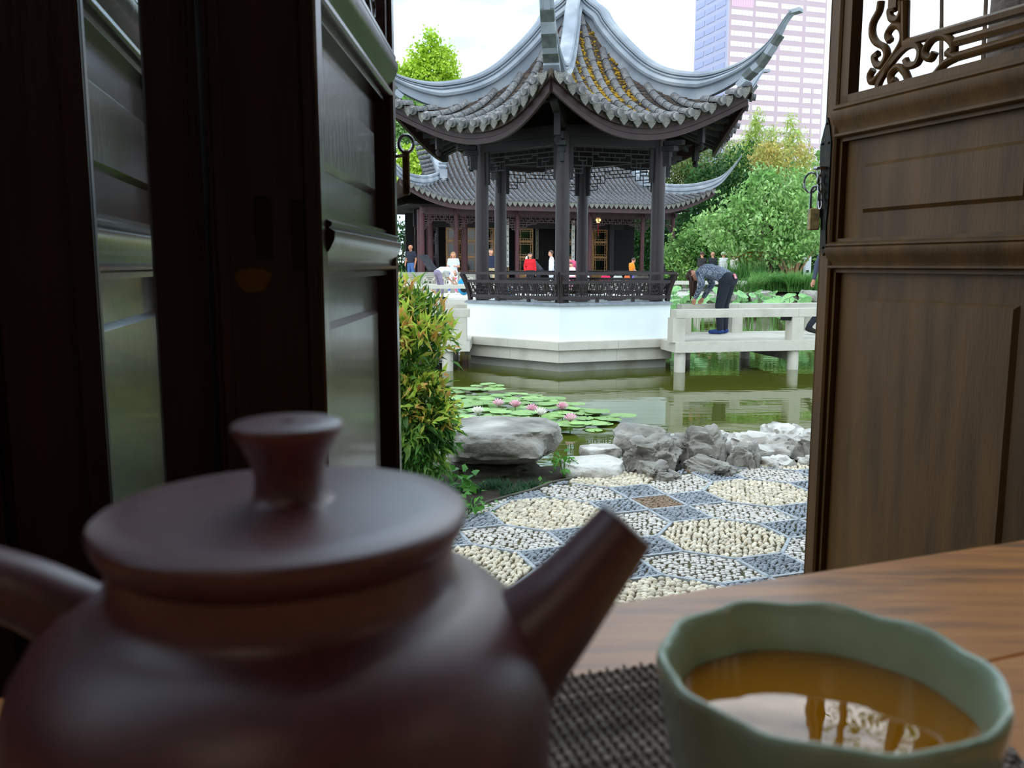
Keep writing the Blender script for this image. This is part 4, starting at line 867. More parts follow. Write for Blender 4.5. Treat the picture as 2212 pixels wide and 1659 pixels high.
# end hips, gables and back slope
for sgn, E0, G0 in ((-1, EA0, GA0), (1, EA1, GA1)):
    g = []
    for j in range(5):
        t = j / 4; aa = E0 + (G0 - E0) * t
        for i in range(9): mm = 2.3 * t + (9.0 - 4.6 * t) * i / 8; g.append(HP(aa, mm, interp(HT, 2.3 * t) + .85 * (1 - t) * (abs(i - 4) / 4) ** 3))
    mb.add(g, [(j * 9 + i, j * 9 + i + 1, (j + 1) * 9 + i + 1, (j + 1) * 9 + i) for j in range(4) for i in range(8)])
    mb.add([HP(G0, 2.3, 5.05), HP(G0, 6.7, 5.05), HP(G0, 4.5, 7.0)], [(0, 1, 2)])
mb.add([HP(GA0, 4.5, 7.0), HP(GA1, 4.5, 7.0), HP(GA1, 6.7, 5.05), HP(GA0, 6.7, 5.05), HP(EA0, 9.0, 3.93), HP(EA1, 9.0, 3.93)], [(0, 1, 2, 3), (3, 2, 5, 4)])
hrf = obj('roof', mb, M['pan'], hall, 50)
rs = .247; nrow = int((EA1 - EA0) / rs)
for i in range(nrow + 1):
    a = EA0 + .1 + i * rs
    if a > EA1 - .05: break
    mt = mtop(a); ln = max(.2, mt); n = max(2, int(ln / .23)); path = []; rad = []
    for j in range(n):
        m0, m1 = mt * j / n, mt * (j + 1) / n
        path += [hroof(a, m0 - .05, .02), hroof(a, m1 - .09, .02), hroof(a, m1 - .055, .02)]; rad += [.083, .072, .072]
    path.append(hroof(a, mt, .02)); rad.append(.07); mb = MB(); mb.tube(path, rad, 6); obj('tile_row', mb, M['tile_i'], hrf, 40)
    d = hroof(a + rs / 2, -.02) if True else None; mtx = frame(-hm, UP, hroof(a + rs / 2, -.06, -.01)) @ Matrix.Scale(1.75, 4)
    if a + rs / 2 < EA1: link('drip_tile', drip_me, hrf, mtx)
mb = MB(); path = [hroof(a, .06, -.02) for a in As]; mb.sweep(path, [(-.03, .0), (.03, .0), (.03, -.36), (-.03, -.36)], [hm] * W1, [UP * (1 - .25 * min(1, upt(a))) for a in As]); obj('fascia', mb, M['hbeam'], hrf, 40)
rp2 = [(-.05, -1), (.05, -1), (.05, -.7), (.10, -.66), (.11, -.5), (.09, -.38), (.05, -.35), (.05, -.25), (.08, -.24), (.085, -.08), (.0, 0), (-.085, -.08), (-.08, -.24), (-.05, -.25), (-.05, -.35), (-.09, -.38), (-.11, -.5), (-.10, -.66), (-.05, -.7)]
for E0, G0, sg_ in ((EA0, GA0, -1), (EA1, GA1, 1)):
    pts = smooth_path([HP(G0, 2.35, 5.42), HP(G0 + .9 * sg_, 1.5, 5.12), HP(G0 + 1.8 * sg_, .65, 5.08), HP(E0 + .1 * sg_, -.25, 5.30), HP(E0 + .55 * sg_, -.62, 5.70), HP(E0 + .95 * sg_, -.95, 6.30)], 6)
    sd = (he * .7 * -sg_ + hm * -.7); sd = Vector((-((he * sg_ - hm).y), (he * sg_ - hm).x, 0)).normalized(); n = len(pts)
    mb = MB(); mb.sweep(pts, rp2, [sd * (1 if k < n * .6 else max(.35, 1 - 1.6 * (k / n - .6))) for k in range(n)], [UP * (.5 if k < n * .5 else max(.09, .5 - .95 * (k / n - .5))) for k in range(n)]); obj('hip_ridge', mb, M['ridge'], hrf, 30)
    gp = [HP(G0, 2.25 + 2.25 * k / 8, interp(HT, 2.25 + 2.25 * k / 8) + .38) for k in range(9)]; mb = MB(); mb.sweep(gp, [(-.17, 0), (.17, 0), (.17, -.5), (-.17, -.5)], [he] * 9, [UP] * 9); obj('gable_ridge', mb, M['ridge'], hrf, 40)
    for k in range(9):
        c = HP(G0 + sg_ * .22, 2.35 + 2.0 * k / 8, interp(HT, 2.35 + 2.0 * k / 8) + .1); mb = MB(); mb.tube([c, c + he * sg_ * .5 - UP * .12], [.10, .10], 8); obj('gable_tile', mb, M['tile_i'], hrf, 40)
    c = HP(G0, 2.1, 5.15); mb = MB(); mb.obox(c + UP * .1, he * .17, hm * .15, UP * .2); mb.lathe([(.12, .3), (.2, .42), (.15, .5), (.2, .58), (.1, .7), (.14, .78), (.02, .95)], c, 10, cap0=True, cap1=True); mb.lathe([(.08, -.28), (.17, -.15), (.1, -.05)], c, 10, cap0=True, cap1=True); obj('ridge_ornament', mb, M['ridge'], hrf, 40)
mb = MB(); mb.beam(HP(GA0 - .2, 4.5, 7.2), HP(GA1 + .2, 4.5, 7.2), .36, .6); obj('main_ridge', mb, M['ridge'], hrf)
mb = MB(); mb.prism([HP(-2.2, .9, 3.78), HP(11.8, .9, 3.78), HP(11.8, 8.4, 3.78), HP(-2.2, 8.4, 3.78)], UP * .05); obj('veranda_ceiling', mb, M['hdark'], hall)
CA = [-1.49, .06, 2.97, 6.63, 9.42, 11.09]
for a in CA:
    mb = MB(); mb.lathe([(.105, HF), (.10, 3.75)], HP(a, 1.3, 0), 16, cap0=True, cap1=True); c = obj('column', mb, M['hwood'], hall, 40)
    mb = MB(); mb.obox(HP(a, 1.12, 3.62), he * .07, hm * .12, UP * .06); mb.obox(HP(a, 1.05, 3.5), he * .05, hm * .06, UP * .05); obj('bracket', mb, M['hbeam'], c)
def fret(mb, P0, P1, zt, H, w, n):
    P = lambda t, s: P0.lerp(P1, t) + UP * (zt - s * H)
    def sg(a, b, c, d): mb.beam(P(a, b), P(c, d), w, w)
    sg(0, 0, 1, 0); sg(0, .55, 1, .55)
    for j in range(n):
        t = j / n; d = 1 / n
        for a, b, c, e in ((0, 0, 0, .55), (.0, .28, .4, .28), (.4, .28, .4, .55), (.6, 0, .6, .32), (.6, .32, 1, .32), (.8, .32, .8, .55), (.2, 0, .2, .28)): sg(t + a * d, b, t + c * d, e)
    for X in (lambda x: x, lambda x: 1 - x):
        for a, b, c, e in ((.0, .55, 0, 1.5), (0, .8, .16, .8), (.16, .55, .16, .8), (0, 1.1, .1, 1.1), (.1, .55, .1, 1.1), (.05, .8, .05, 1.35), (0, 1.35, .05, 1.35), (.24, .55, .24, .72), (.16, .72, .24, .72)): sg(X(a), b, X(c), e)
for a0, a1 in zip(CA, CA[1:]):
    mb = MB(); mb.beam(HP(a0 + .1, 1.3, 3.56), HP(a1 - .1, 1.3, 3.56), .1, .32); obj('architrave', mb, M['hbeam'], hall)
    mb = MB(); fret(mb, HP(a0 + .12, 1.3, 0), HP(a1 - .12, 1.3, 0), 3.37, .42, .035, max(3, int((a1 - a0) * 2))); obj('hanging_fretwork', mb, M['hbeam'], hall)
# inner wall: dark room, lattice doors, inner columns
IM = 3.3
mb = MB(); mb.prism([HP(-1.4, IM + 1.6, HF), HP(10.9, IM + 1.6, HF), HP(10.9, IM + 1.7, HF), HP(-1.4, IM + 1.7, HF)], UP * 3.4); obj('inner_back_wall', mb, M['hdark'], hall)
mb = MB(); mb.beam(HP(-1.4, IM, 3.35), HP(9.4, IM, 3.35), .14, .8); obj('door_lintel', mb, M['pwood_d'], hall)
for a in (-1.2, -.75, .9, 8.5): mb = MB(); mb.lathe([(.15, HF), (.15, 3.7)], HP(a, IM - .5, 0), 14, cap0=True, cap1=True); obj('inner_column', mb, M['hwood'] if a < 8 else M['pwood_d'], hall, 40)
def hdoor(a0, a1, mat):
    w = a1 - a0; q = lambda s, d, z_: HP(a0 + s * w, IM + d, z_); mb = MB(); t = .05
    for s in (t / w / 2, 1 - t / w / 2): mb.beam(q(s, 0, HF), q(s, 0, 2.95), .06, t, up=he)
    zs = [HF + .03, .78, .83, 1.55, 1.60, 2.30, 2.35, 2.92]
    for z_ in zs: mb.beam(q(0, 0, z_), q(1, 0, z_), .05, .05)
    lf = obj('door_leaf', mb, mat, hall)
    mb = MB(); mb.prism([q(.04, .01, HF), q(.96, .01, HF), q(.96, .03, HF), q(.04, .03, HF)], UP * (.78 - HF)); obj('lower_panel', mb, mat, lf)
    for z0, z1 in ((.83, 1.55), (1.60, 2.30), (2.35, 2.92)):
        mb = MB(); mb.prism([q(.05, .0, z0), q(.95, .0, z0), q(.95, .012, z0), q(.05, .012, z0)], UP * (z1 - z0)); obj('glass', mb, M['glass'], lf)
        mb = MB(); i = .17; dz = .11
        for s in (i, 1 - i): mb.beam(q(s, -.01, z0), q(s, -.01, z1), .025, .025, up=he)
        for z_ in (z0 + dz, z1 - dz): mb.beam(q(.04, -.01, z_), q(.96, -.01, z_), .025, .025)
        for s0, s1, za, zb in ((0, i, z0, z0 + dz), (1, 1 - i, z0, z0 + dz), (0, i, z1, z1 - dz), (1, 1 - i, z1, z1 - dz)): mb.beam(q(s0, -.01, za), q(s1, -.01, zb), .02, .02)
        for s in (.35, .5, .65):
            for za, zb in ((z0, z0 + dz), (z1, z1 - dz)): mb.beam(q(s, -.01, za), q(s, -.01, zb), .018, .018, up=he)
        for zf in (.35, .65):
            z_ = z0 + (z1 - z0) * zf
            for s0, s1 in ((0, i), (1, 1 - i)): mb.beam(q(s0, -.01, z_), q(s1, -.01, z_), .018, .018)
        obj('door_lattice', mb, mat, lf)
for a0, a1, n, mt in ((-1.35, -.2, 2, M['pwood']), (.15, 3.3, 4, M['hdoor']), (3.75, 4.55, 1, M['hdoor']), (6.15, 6.75, 1, M['hdoor']), (6.95, 8.55, 2, M['hdoor'])):
    for k in range(n): hdoor(a0 + (a1 - a0) * k / n, a0 + (a1 - a0) * (k + 1) / n - .02, mt)
# calligraphy boards beside the doorway
ink = pm('ink', '#1c1a18', rough=.8); board = pm('white_board', '#dcdad2', rough=.7); board_d = pm('grey_board', '#8a8578', rough=.8)
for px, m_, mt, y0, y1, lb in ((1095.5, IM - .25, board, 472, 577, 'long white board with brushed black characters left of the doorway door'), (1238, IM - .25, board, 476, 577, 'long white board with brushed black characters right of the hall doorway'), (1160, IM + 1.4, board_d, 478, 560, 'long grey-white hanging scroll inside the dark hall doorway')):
    k = (px - 1106) / FPX / 1.0135; base = HE + hm * m_; a = (k * base.y - base.x) / (he.x - k * he.y); c = HP(a, m_, 0); zt, zb = at(px, y0, c.y).z, at(px, y1, c.y).z
    s = thing('couplet_board', lb, 'sign', HP(a, m_, zb)); mb = MB(); mb.obox(HP(a, m_, (zt + zb) / 2), he * .085, hm * .015, UP * ((zt - zb) / 2)); obj('board', mb, mt, s)
    n = 7
    for j in range(n):
        zc = zt - (zt - zb) * (j + .6) / (n + .3); mb = MB()
        for _ in range(5):
            o1 = Vector((random.uniform(-.05, .05), random.uniform(-.07, .07))); o2 = o1 + (Vector((random.uniform(.03, .08), random.uniform(-.02, .02))) if random.random() < .55 else Vector((random.uniform(-.03, .03), random.uniform(-.09, -.04))))
            o2 = Vector((max(-.065, min(.065, o2.x)), o2.y)); mb.beam(HP(a + o1.x, m_ - .018, zc + o1.y), HP(a + o2.x, m_ - .018, zc + o2.y), .012, .014)
        obj('brush_character', mb, ink, s)
# small lantern under the veranda
c = HP(7.35, 1.9, 3.33); ln = thing('lantern', 'small red-tasselled glowing lantern under the hall veranda', 'lantern', c)
lem = bpy.data.materials.new('lantern_glow'); lem.use_nodes = True; b = lem.node_tree.nodes['Principled BSDF']; b.inputs['Base Color'].default_value = (.8, .35, .15, 1); b.inputs['Emission Color'].default_value = (1, .45, .15, 1); b.inputs['Emission Strength'].default_value = 1.5
mb = MB(); mb.lathe([(.06, -.12), (.12, -.07), (.12, .07), (.06, .12)], c, 8, cap0=True, cap1=True); obj('shade', mb, lem, ln)
mb = MB(); mb.tube([c - UP * .12, c - UP * .75], [.03, .02], 6); obj('tassel', mb, pm('red_silk', '#a5121c', rough=.7), ln)
mb = MB(); mb.tube([c + UP * .12, c + UP * .5], .008, 5); obj('cord', mb, M['slot'], ln)
# carved grey balustrade at the left of the hall front
bl = thing('stone_balustrade', 'grey stone balustrade with square carved panels before the hall', 'balustrade', (-3.2, 35.2, DZ))
B0, B1 = Vector((-6.6, 34.6, 0)), Vector((-.8, 35.6, 0)); bd = (B1 - B0).normalized(); bn = Vector((bd.y, -bd.x, 0)); BLn = (B1 - B0).length; nb = 8
mb = MB(); mb.beam(B0 + UP * .84, B1 + UP * .84, .2, .14); obj('top_rail', mb, M['granite_d'], bl)
mb = MB(); mb.beam(B0 + UP * .16, B1 + UP * .16, .24, .18); obj('base', mb, M['granite_d'], bl)
for j in range(nb + 1): mb = MB(); p = B0 + bd * BLn * j / nb; mb.obox(p + UP * .5, bd * .06, bn * .09, UP * .3); obj('post', mb, M['granite_d'], bl)
for j in range(nb):
    p = B0 + bd * BLn * (j + .5) / nb; mb = MB(); mb.obox(p + UP * .5, bd * (BLn / nb / 2 - .06), bn * .04, UP * .28); pn = obj('carved_panel', mb, M['granite'], bl)
    mb = MB()
    for w in (.2, .12):
        for sx, sz in ((1, 0), (-1, 0)): mb.obox(p + bd * w * sx + bn * .045 + UP * .5, bd * .012, bn * .012, UP * (w * .7))
        for sz in (1, -1): mb.obox(p + bn * .045 + UP * (.5 + sz * w * .9), bd * (w * .7), bn * .012, UP * .012)
    mb.obox(p + bn * .045 + UP * .5, bd * .05, bn * .012, UP * .04); obj('carving', mb, M['rock_d'], pn)
Q4 = bridge('stone_bench_rail', 'pale low stone railing on the terrace where dark-clad visitor sits', (3.4, 31.0), R(6), 5.2, .5, [.3, 1.8, 3.4, 5.0], [.3, 5.0], [.3, 5.0], M['paleconc'], DZ, .62)
# information lectern by the hall
lc = thing('sign_stand', 'dark tilted information stand beside the hall column', 'sign stand', (-4.35, 35.9, DZ)); lp = at(925, 574, 36.2); lc.location = (lp.x, lp.y, DZ); WM[lc.name] = Matrix.Translation((lp.x, lp.y, DZ))
mb = MB(); mb.obox(lp + UP * .12, Vector((.22, -.1, -.32)), Vector((.15, .3, 0)), Vector((.02, 0, .02))); obj('sign_face', mb, M['rafter'], lc)
mb = MB(); mb.beam((lp.x, lp.y, DZ), lp + UP * .1, .06, .06); obj('sign_post', mb, M['rafter'], lc)

# ================================================================== tower block far behind
TY = 325.0; tw = thing('tower_block', 'tall pale pink office tower with rows of white windows', 'building', (0, 0, 0))
c0 = at(1566, 300, TY); c0.z = 0; ta = R(17.5); td = Vector((math.cos(ta), math.sin(ta), 0)); tl = Vector((-td.y, td.x, 0)); tw.location = (c0.x, c0.y, 0); WM[tw.name] = Matrix.Translation((c0.x, c0.y, 0))
TW, TD, TH = 41.5, 24.0, 130
mb = MB(); mb.obox(c0 + td * TW / 2 + tl * TD / 2 + UP * TH / 2, td * TW / 2, tl * TD / 2, UP * TH / 2, 0); obj('tower_body', mb, M['facade'], tw)
mb = MB(); mb.obox(c0 - td * .2 + tl * TD / 2 + UP * TH / 2, td * .2, tl * TD / 2, UP * TH / 2); obj('side_cladding', mb, M['facade_l'], tw)
fl = 3.66; cols = [(1.0, 9.8), (11.0, 20.3), (21.8, 31.0), (32.6, 40.8)]
wm_cache = {}
def wmesh(w, h, mt, nm):
    key = (round(w, 2), round(h, 2), mt.name)
    if key not in wm_cache: t = MB(); t.box(-w / 2, w / 2, -.05, .15, -h / 2, h / 2); wm_cache[key] = t.mesh(nm, mt)
    return wm_cache[key]
rotF = Matrix.Rotation(ta, 4, 'Z'); mul = MB()
for f in range(8, 31):
    zc = 4.0 + f * fl
    for ci, (x0, x1) in enumerate(cols):
        w = x1 - x0
        if ci == 0 and f >= 25:
            link('pink_glass_band', wmesh(w, fl - .25, M['pane_p'], 'pink_glass_band'), tw, Matrix.Translation(c0 + td * (x0 + x1) / 2 + UP * zc) @ rotF); continue
        if ci == 3 and f < 18:
            for xx in (x0 + w * .22, x0 + w * .78): link('window', wmesh(w * .42, 1.75, M['pane'], 'window'), tw, Matrix.Translation(c0 + td * xx + UP * zc) @ rotF)
        else: link('window', wmesh(w, 1.75, M['pane'], 'window'), tw, Matrix.Translation(c0 + td * (x0 + x1) / 2 + UP * zc) @ rotF)
        for q in range(1, 6): mul.obox(c0 + td * (x0 + w * q / 6) - tl * .1 + UP * zc, td * .08, tl * .08, UP * .87)
    for x0, x1 in ((1.5, 8), (9, 15.5), (16.5, 23)): link('side_window', wmesh(x1 - x0, 1.9, M['pane_l'], 'side_window'), tw, Matrix.Translation(c0 - td * .42 + tl * (x0 + x1) / 2 + UP * zc) @ Matrix.Rotation(ta + math.pi / 2, 4, 'Z'))
for q in range(0, 10): mul.obox(c0 + td * (1.0 + 8.8 * q / 9) - tl * .1 + UP * 105, td * .07, tl * .08, UP * 11)
tag(obj('mullions', mul, M['mull'], tw), kind='stuff')
# ================================================================== planting
def leaf_arrays(P, L, asp, up=.5, droop=.0, outc=None, rng=RNG, fold=.18):
    n = len(P); P = np.asarray(P, float); L = np.asarray(L, float).reshape(-1, 1) if np.ndim(L) else np.full((n, 1), L)
    d = rng.normal(size=(n, 3)); 
    if outc is not None: o_ = P - np.asarray(outc); o_ /= np.linalg.norm(o_, axis=1, keepdims=True) + 1e-6; d = d * .7 + o_ * 1.0
    d[:, 2] -= droop; d /= np.linalg.norm(d, axis=1, keepdims=True)
    r = rng.normal(size=(n, 3)) * (1 - up); r[:, 2] += up; s = np.cross(d, r); s /= np.linalg.norm(s, axis=1, keepdims=True) + 1e-9; nn = np.cross(s, d)
    W = L * asp / 2; mid = P + d * L * .45
    V = np.stack([P, mid + s * W + nn * L * fold * .5, P + d * L - nn * L * fold * .6, mid - s * W + nn * L * fold * .5, mid], 1).reshape(-1, 3)
    b = (np.arange(n) * 5)[:, None]; F = np.concatenate([b + np.array([0, 1, 4]), b + np.array([1, 2, 4]), b + np.array([2, 3, 4]), b + np.array([3, 0, 4])], 0)
    return V, F
def foliage(name, P, L, mat, parent, asp=.5, **k):
    V, F = leaf_arrays(P, L, asp, **k); return tag(link(name, np_mesh(name, V, F, mat), parent), kind='stuff')
def blob(ells, n, rng=RNG, shell=.55):
    w = np.array([e[1][0] * e[1][1] * e[1][2] for e in ells]) ** .67; w /= w.sum(); out = []
    for e, c in zip(ells, (w * n).astype(int)):
        d = rng.normal(size=(c, 3)); d /= np.linalg.norm(d, axis=1, keepdims=True); r = (shell + (1 - shell) * rng.random((c, 1)) ** .7) * (1 + .12 * rng.normal(size=(c, 1)))
        out.append(np.array(e[0]) + d * r * np.array(e[1]))
    return np.concatenate(out)
def clumps(P, per, spread, rng=RNG):
    return (np.repeat(P, per, axis=0) + rng.normal(size=(len(P) * per, 3)) * spread)
def tree(name, label, base, trunk, ells, n, L, mat, asp=.5, group=None, cat='tree', barkm=None, per=6, spread=.14, limbs=True, **k):
    t = thing(name, label, cat, base, group); base = Vector(base)
    mb = MB(); r0, topz = trunk; mb.tube([base - UP * .2, base + UP * (topz - base.z) * .5 + Vector((.05, .03, 0)), Vector((base.x + .04, base.y, topz))], [r0, r0 * .8, r0 * .5], 8); obj('trunk', mb, barkm or M['bark'], t, 50)
    if limbs:
        for e in ells[:9]:
            c = Vector(e[0]); s = Vector((base.x, base.y, base.z + (topz - base.z) * random.uniform(.55, .95))); mb = MB(); mb.tube([s, s.lerp(c, .5) + UP * .1, c], [r0 * .4, r0 * .28, r0 * .12], 6); obj('branch', mb, barkm or M['bark'], t, 50)
    P = clumps(blob(ells, n // per), per, spread); foliage('foliage', P, L * (.7 + .6 * RNG.random(len(P))), mat, t, asp, **k); return t
def pe(px, py, Y, rx, ry, rz): p = at(px, py, Y); return ((p.x, p.y, p.z), (rx, ry, rz))
def gb(px, Y, z): p = at(px, 572, Y); return (p.x, Y, z)
# right-hand trees
tree('broadleaf_tree', 'tall fresh green broadleaf tree with one slim trunk on the far bank', gb(1661, 33.5, .6), (.13, 3.2),
     [pe(1660, 430, 33.5, 1.0, 1.0, .8), pe(1600, 455, 33.3, .8, .8, .6), pe(1720, 440, 33.3, .9, .9, .8), pe(1570, 500, 33.0, .9, .8, .55), pe(1650, 490, 32.8, 1.2, 1.0, .8), pe(1735, 510, 33, .9, .9, .7), pe(1690, 540, 32.6, 1.0, .8, .45), pe(1610, 540, 32.8, .8, .7, .4), pe(1650, 385, 33.8, .6, .6, .45), pe(1715, 390, 33.8, .6, .6, .5), pe(1540, 475, 33.2, .5, .5, .3)],
     8200, .19, M['lf_tree'], .5, droop=.7, per=8, spread=.16)
tree('multi_stem_tree', 'small tree with a fan of tan stems beside the slim-trunked tree', gb(1712, 35.4, .6), (.05, 2.2), [pe(1722, 520, 35.9, 1.0, .6, .6), pe(1692, 515, 35.9, .8, .6, .5)], 2200, .2, M['lf_tree'], .5, barkm=M['bark_p'], droop=.6)
ms = [o_ for o_ in bpy.data.objects if o_.name.startswith('multi_stem_tree')][0]
for dx in (-.95, -.6, -.35, -.15, .1, .3, .55, .9):
    b0 = Vector(gb(1712, 35.4, .55)) + Vector((dx * .22, random.uniform(-.1, .1), 0)); mb = MB(); mb.tube([b0, b0 + Vector((dx * .25, 0, .55)), b0 + Vector((dx * .95, .1, 1.5)), b0 + Vector((dx * 1.15, .1, 2.2))], [.05, .045, .035, .02], 7); obj('stem', mb, M['bark_p'], ms, 50)
tree('laurel_shrub', 'rounded glossy laurel shrub beside the hall corner column', gb(1500, 38.1, .4), (.1, 1.6), [pe(1490, 545, 38.1, 1.2, .9, .9), pe(1530, 510, 38.4, 1.0, .9, .9), pe(1560, 550, 38.0, 1.2, .9, .9), pe(1470, 580, 37.8, 1.0, .8, .6), pe(1600, 575, 37.6, .9, .8, .7), pe(1540, 590, 37.4, 1.0, .7, .45)], 8500, .2, M['lf_hedge'], .45, cat='shrub')
tree('conifer', 'deep green dense evergreen standing behind the laurel shrub', gb(1575, 47.5, .1), (.25, 5), [pe(1548, 440, 47.5, 2.2, 1.3, 2.3), pe(1605, 420, 47.5, 1.9, 1.3, 2.5), pe(1530, 485, 47.5, 2.0, 1.2, 1.6), pe(1640, 470, 47.5, 2.1, 1.3, 2.1), pe(1720, 520, 46.5, 2.4, 1.2, 2.1), pe(1660, 560, 45.5, 2.7, 1.0, 1.3), pe(1780, 500, 46.5, 2.1, 1.2, 2.7)], 15000, .25, M['lf_dark'], .45, per=9, spread=.18)
tree('olive_green_tree', 'feathery olive-green tree rising behind the upswept hall roof corner', gb(1480, 50, .1), (.3, 7), [pe(1470, 370, 50, 2.2, 1.6, 1.5), pe(1520, 350, 50.6, 1.8, .9, 1.4), pe(1455, 400, 50, 1.8, 1.3, 1.5), pe(1535, 400, 50.6, 1.6, .9, 1.3)], 9000, .26, M['lf_olive'], .3, per=9, spread=.22)
for i, (px, py, hgt, lb) in enumerate(((1580, 330, 1.9, 'yellow-green bamboo clump nearest the pavilion roof'), (1632, 265, 2.4, 'tall yellow-green bamboo clump before the office tower'), (1665, 300, 2.6, 'yellow-green bamboo clump in the middle of the bamboo stand'), (1712, 270, 2.0, 'slender pale bamboo plume before the tower windows'), (1735, 360, 1.8, 'short yellow-green bamboo clump by the brown door edge'))):
    p = at(px, py, 54); ells = [((p.x + random.uniform(-.5, .5) * k * .4, 54 + random.uniform(-.4, .4), p.z - k * .95), (.3 + .27 * k, .35 + .18 * k, .72)) for k in range(6)]
    t = tree('bamboo', lb, (p.x, 54, .05), (.05, p.z), ells, 6500 if i != 3 else 4200, .29, M['lf_bam'], .22, 'bamboo stand before the tower', 'bamboo', barkm=M['lf_bam'], limbs=False, droop=.5)
    for k in range(4): dx = random.uniform(-1, 1); mb = MB(); mb.tube([(p.x + dx, 54, .05), (p.x + dx * .8, 54, p.z * .6), (p.x + dx * .4, 54, p.z + random.uniform(-.8, .8))], [.04, .03, .01], 5); obj('cane', mb, M['lf_bam'], t, 60)
tree('red_tinged_maple', 'bush with reddish-orange leaves between the bamboo and the broadleaf tree', gb(1690, 41, .2), (.08, 4), [pe(1700, 345, 41, 1.1, .8, .9), pe(1655, 340, 41, .8, .7, .6)], 1700, .2, leafm('rusty_leaf', '#b9b862', '#c9ad66', '#9db35c', 1), .4)
tree('far_tree', 'bright green treetop showing past the brown door edge', gb(1785, 57.5, .05), (.2, 7), [pe(1785, 390, 57.5, 1.2, 1.1, 2.5)], 1800, .3, M['lf_tree'], .5)
tree('evergreen_shrub', 'dark evergreen mass seen through the open end bay of the hall', gb(1425, 57, .05), (.25, 4), [pe(1440, 500, 57, 2.5, 1.2, 2.4), pe(1392, 520, 57, 2.6, 1.2, 2.4), pe(1418, 560, 57, 2.8, 1.2, 1.6)], 6000, .28, M['lf_dark'], .45, cat='shrub', per=9, spread=.2)
# left-hand trees
tree('ginkgo', 'bright yellow-green ginkgo top above the pavilion roof', gb(925, 60, .05), (.3, 11), [pe(930, 100, 60, .55, .5, 1.1), pe(905, 125, 60, .6, .6, 1.0), pe(955, 125, 60, .7, .6, 1.0), pe(925, 150, 60, 1.2, 1, 1.0), pe(890, 160, 60, .9, .8, .8), pe(968, 150, 60, .8, .7, .9), pe(925, 200, 60, 2.2, 1.5, 1.6), pe(860, 175, 60, .7, .7, .9)], 9000, .24, M['lf_gink'], .7, per=9, spread=.17)
tree('green_tree', 'mid green tree under the pavilion eave beside the dark door', gb(882, 52, .05), (.2, 7), [pe(875, 250, 52, 1.5, 1.2, 1.6), pe(890, 290, 52, 1.3, 1.2, 1.2)], 5000, .24, M['lf_tree'], .5)
tree('yellow_green_shrub', 'yellow-green leafy bush above the hall hip ridge', gb(905, 50.2, .05), (.15, 5), [pe(897, 350, 50.2, 1.1, .7, .9), pe(882, 385, 50.2, 1.2, .7, .9), pe(920, 395, 50.2, .9, .6, .6)], 4500, .22, M['lf_gink'], .6, cat='shrub')
tree('garden_tree', 'grey-trunked small tree at the dark end of the hall', gb(880, 47.6, .05), (.2, 3.4), [pe(868, 500, 47.6, 1.1, .7, .5), pe(876, 560, 47.8, 1.3, .7, .9), pe(863, 600, 47.8, 1.3, .7, .8)], 2600, .2, M['lf_dark'], .5, barkm=pm('grey_bark', '#8c8478', '#6f685e', 10, .9))
mb = MB()
for nm, lb, x0, x1, Y, zt, n in (('hedge', 'dense dark hedge closing the garden behind the far bank', 9, 42, 63, 6.5, 6500), ('hedge', 'dense dark hedge behind the left end of the hall', -34, -9, 60, 4.6, 3500)):
    t = thing(nm, lb, 'hedge', ((x0 + x1) / 2, Y, .05)); P = np.stack([RNG.uniform(x0, x1, n), Y + RNG.normal(size=n) * .8, .1 + RNG.random(n) ** .8 * zt], 1); foliage('foliage', P, .5, M['lf_dark'], t, .5)
    mb = MB(); mb.box(x0, x1, Y + .6, Y + 1.4, .05, zt * .75); obj('hedge_core', mb, M['lf_dark'], t)
tree('courtyard_tree', 'grey-brown trunk seen through the carved lattice of the brown door', (1.80, 3.3, -.03), (.11, 3.4), [((2.1, 3.5, 3.3), (.7, .6, .4)), ((1.75, 3.6, 3.0), (.4, .4, .3)), ((2.4, 3.3, 2.9), (.5, .5, .35))], 900, .09, M['lf_tree'], .5, barkm=pm('rough_grey_bark', '#5a4f47', '#453c36', 10, .95, bump=.8, bscale=25, bdist=.02))
ct = [o_ for o_ in bpy.data.objects if o_.name.startswith('courtyard_tree')][0]
for k in range(7): x = 1.62 + .13 * k; mb = MB(); mb.tube([(x, 3.1 + .03 * k, -.03), (x + random.uniform(-.1, .1), 3.1, .9), (x + random.uniform(-.25, .25), 3.15, 2.12 + .2 * random.random())], [.016, .013, .006], 6); obj('shoot', mb, M['bark'], ct, 60)
# nandina beside the door: 290 largest leaves as single parts, the rest as foliage
nd = thing('nandina_shrub', 'nandina shrub with orange-tipped leaves beside the dark door', 'shrub', (-.53, 4.25, 0))
ellsT = [((-.62, 4.3, 1.0), (.18, .18, .13)), ((-.50, 4.2, .90), (.20, .18, .12)), ((-.44, 4.15, .84), (.17, .15, .08)), ((-.57, 4.25, .60), (.20, .2, .10)), ((-.44, 4.15, .55), (.16, .15, .12)), ((-.38, 4.12, .47), (.10, .12, .09)), ((-.72, 4.3, .8), (.2, .2, .2))]
ellsG = [((-.55, 4.3, .98), (.16, .14, .10)), ((-.48, 4.26, .86), (.17, .14, .10)), ((-.55, 4.25, .73), (.20, .18, .12)), ((-.46, 4.2, .55), (.15, .14, .1)), ((-.42, 4.16, .42), (.13, .12, .12)), ((-.50, 4.2, .40), (.19, .18, .16)), ((-.45, 4.15, .30), (.14, .14, .12)), ((-.52, 4.2, .15), (.14, .14, .12)), ((-.74, 4.3, .5), (.2, .2, .35))]
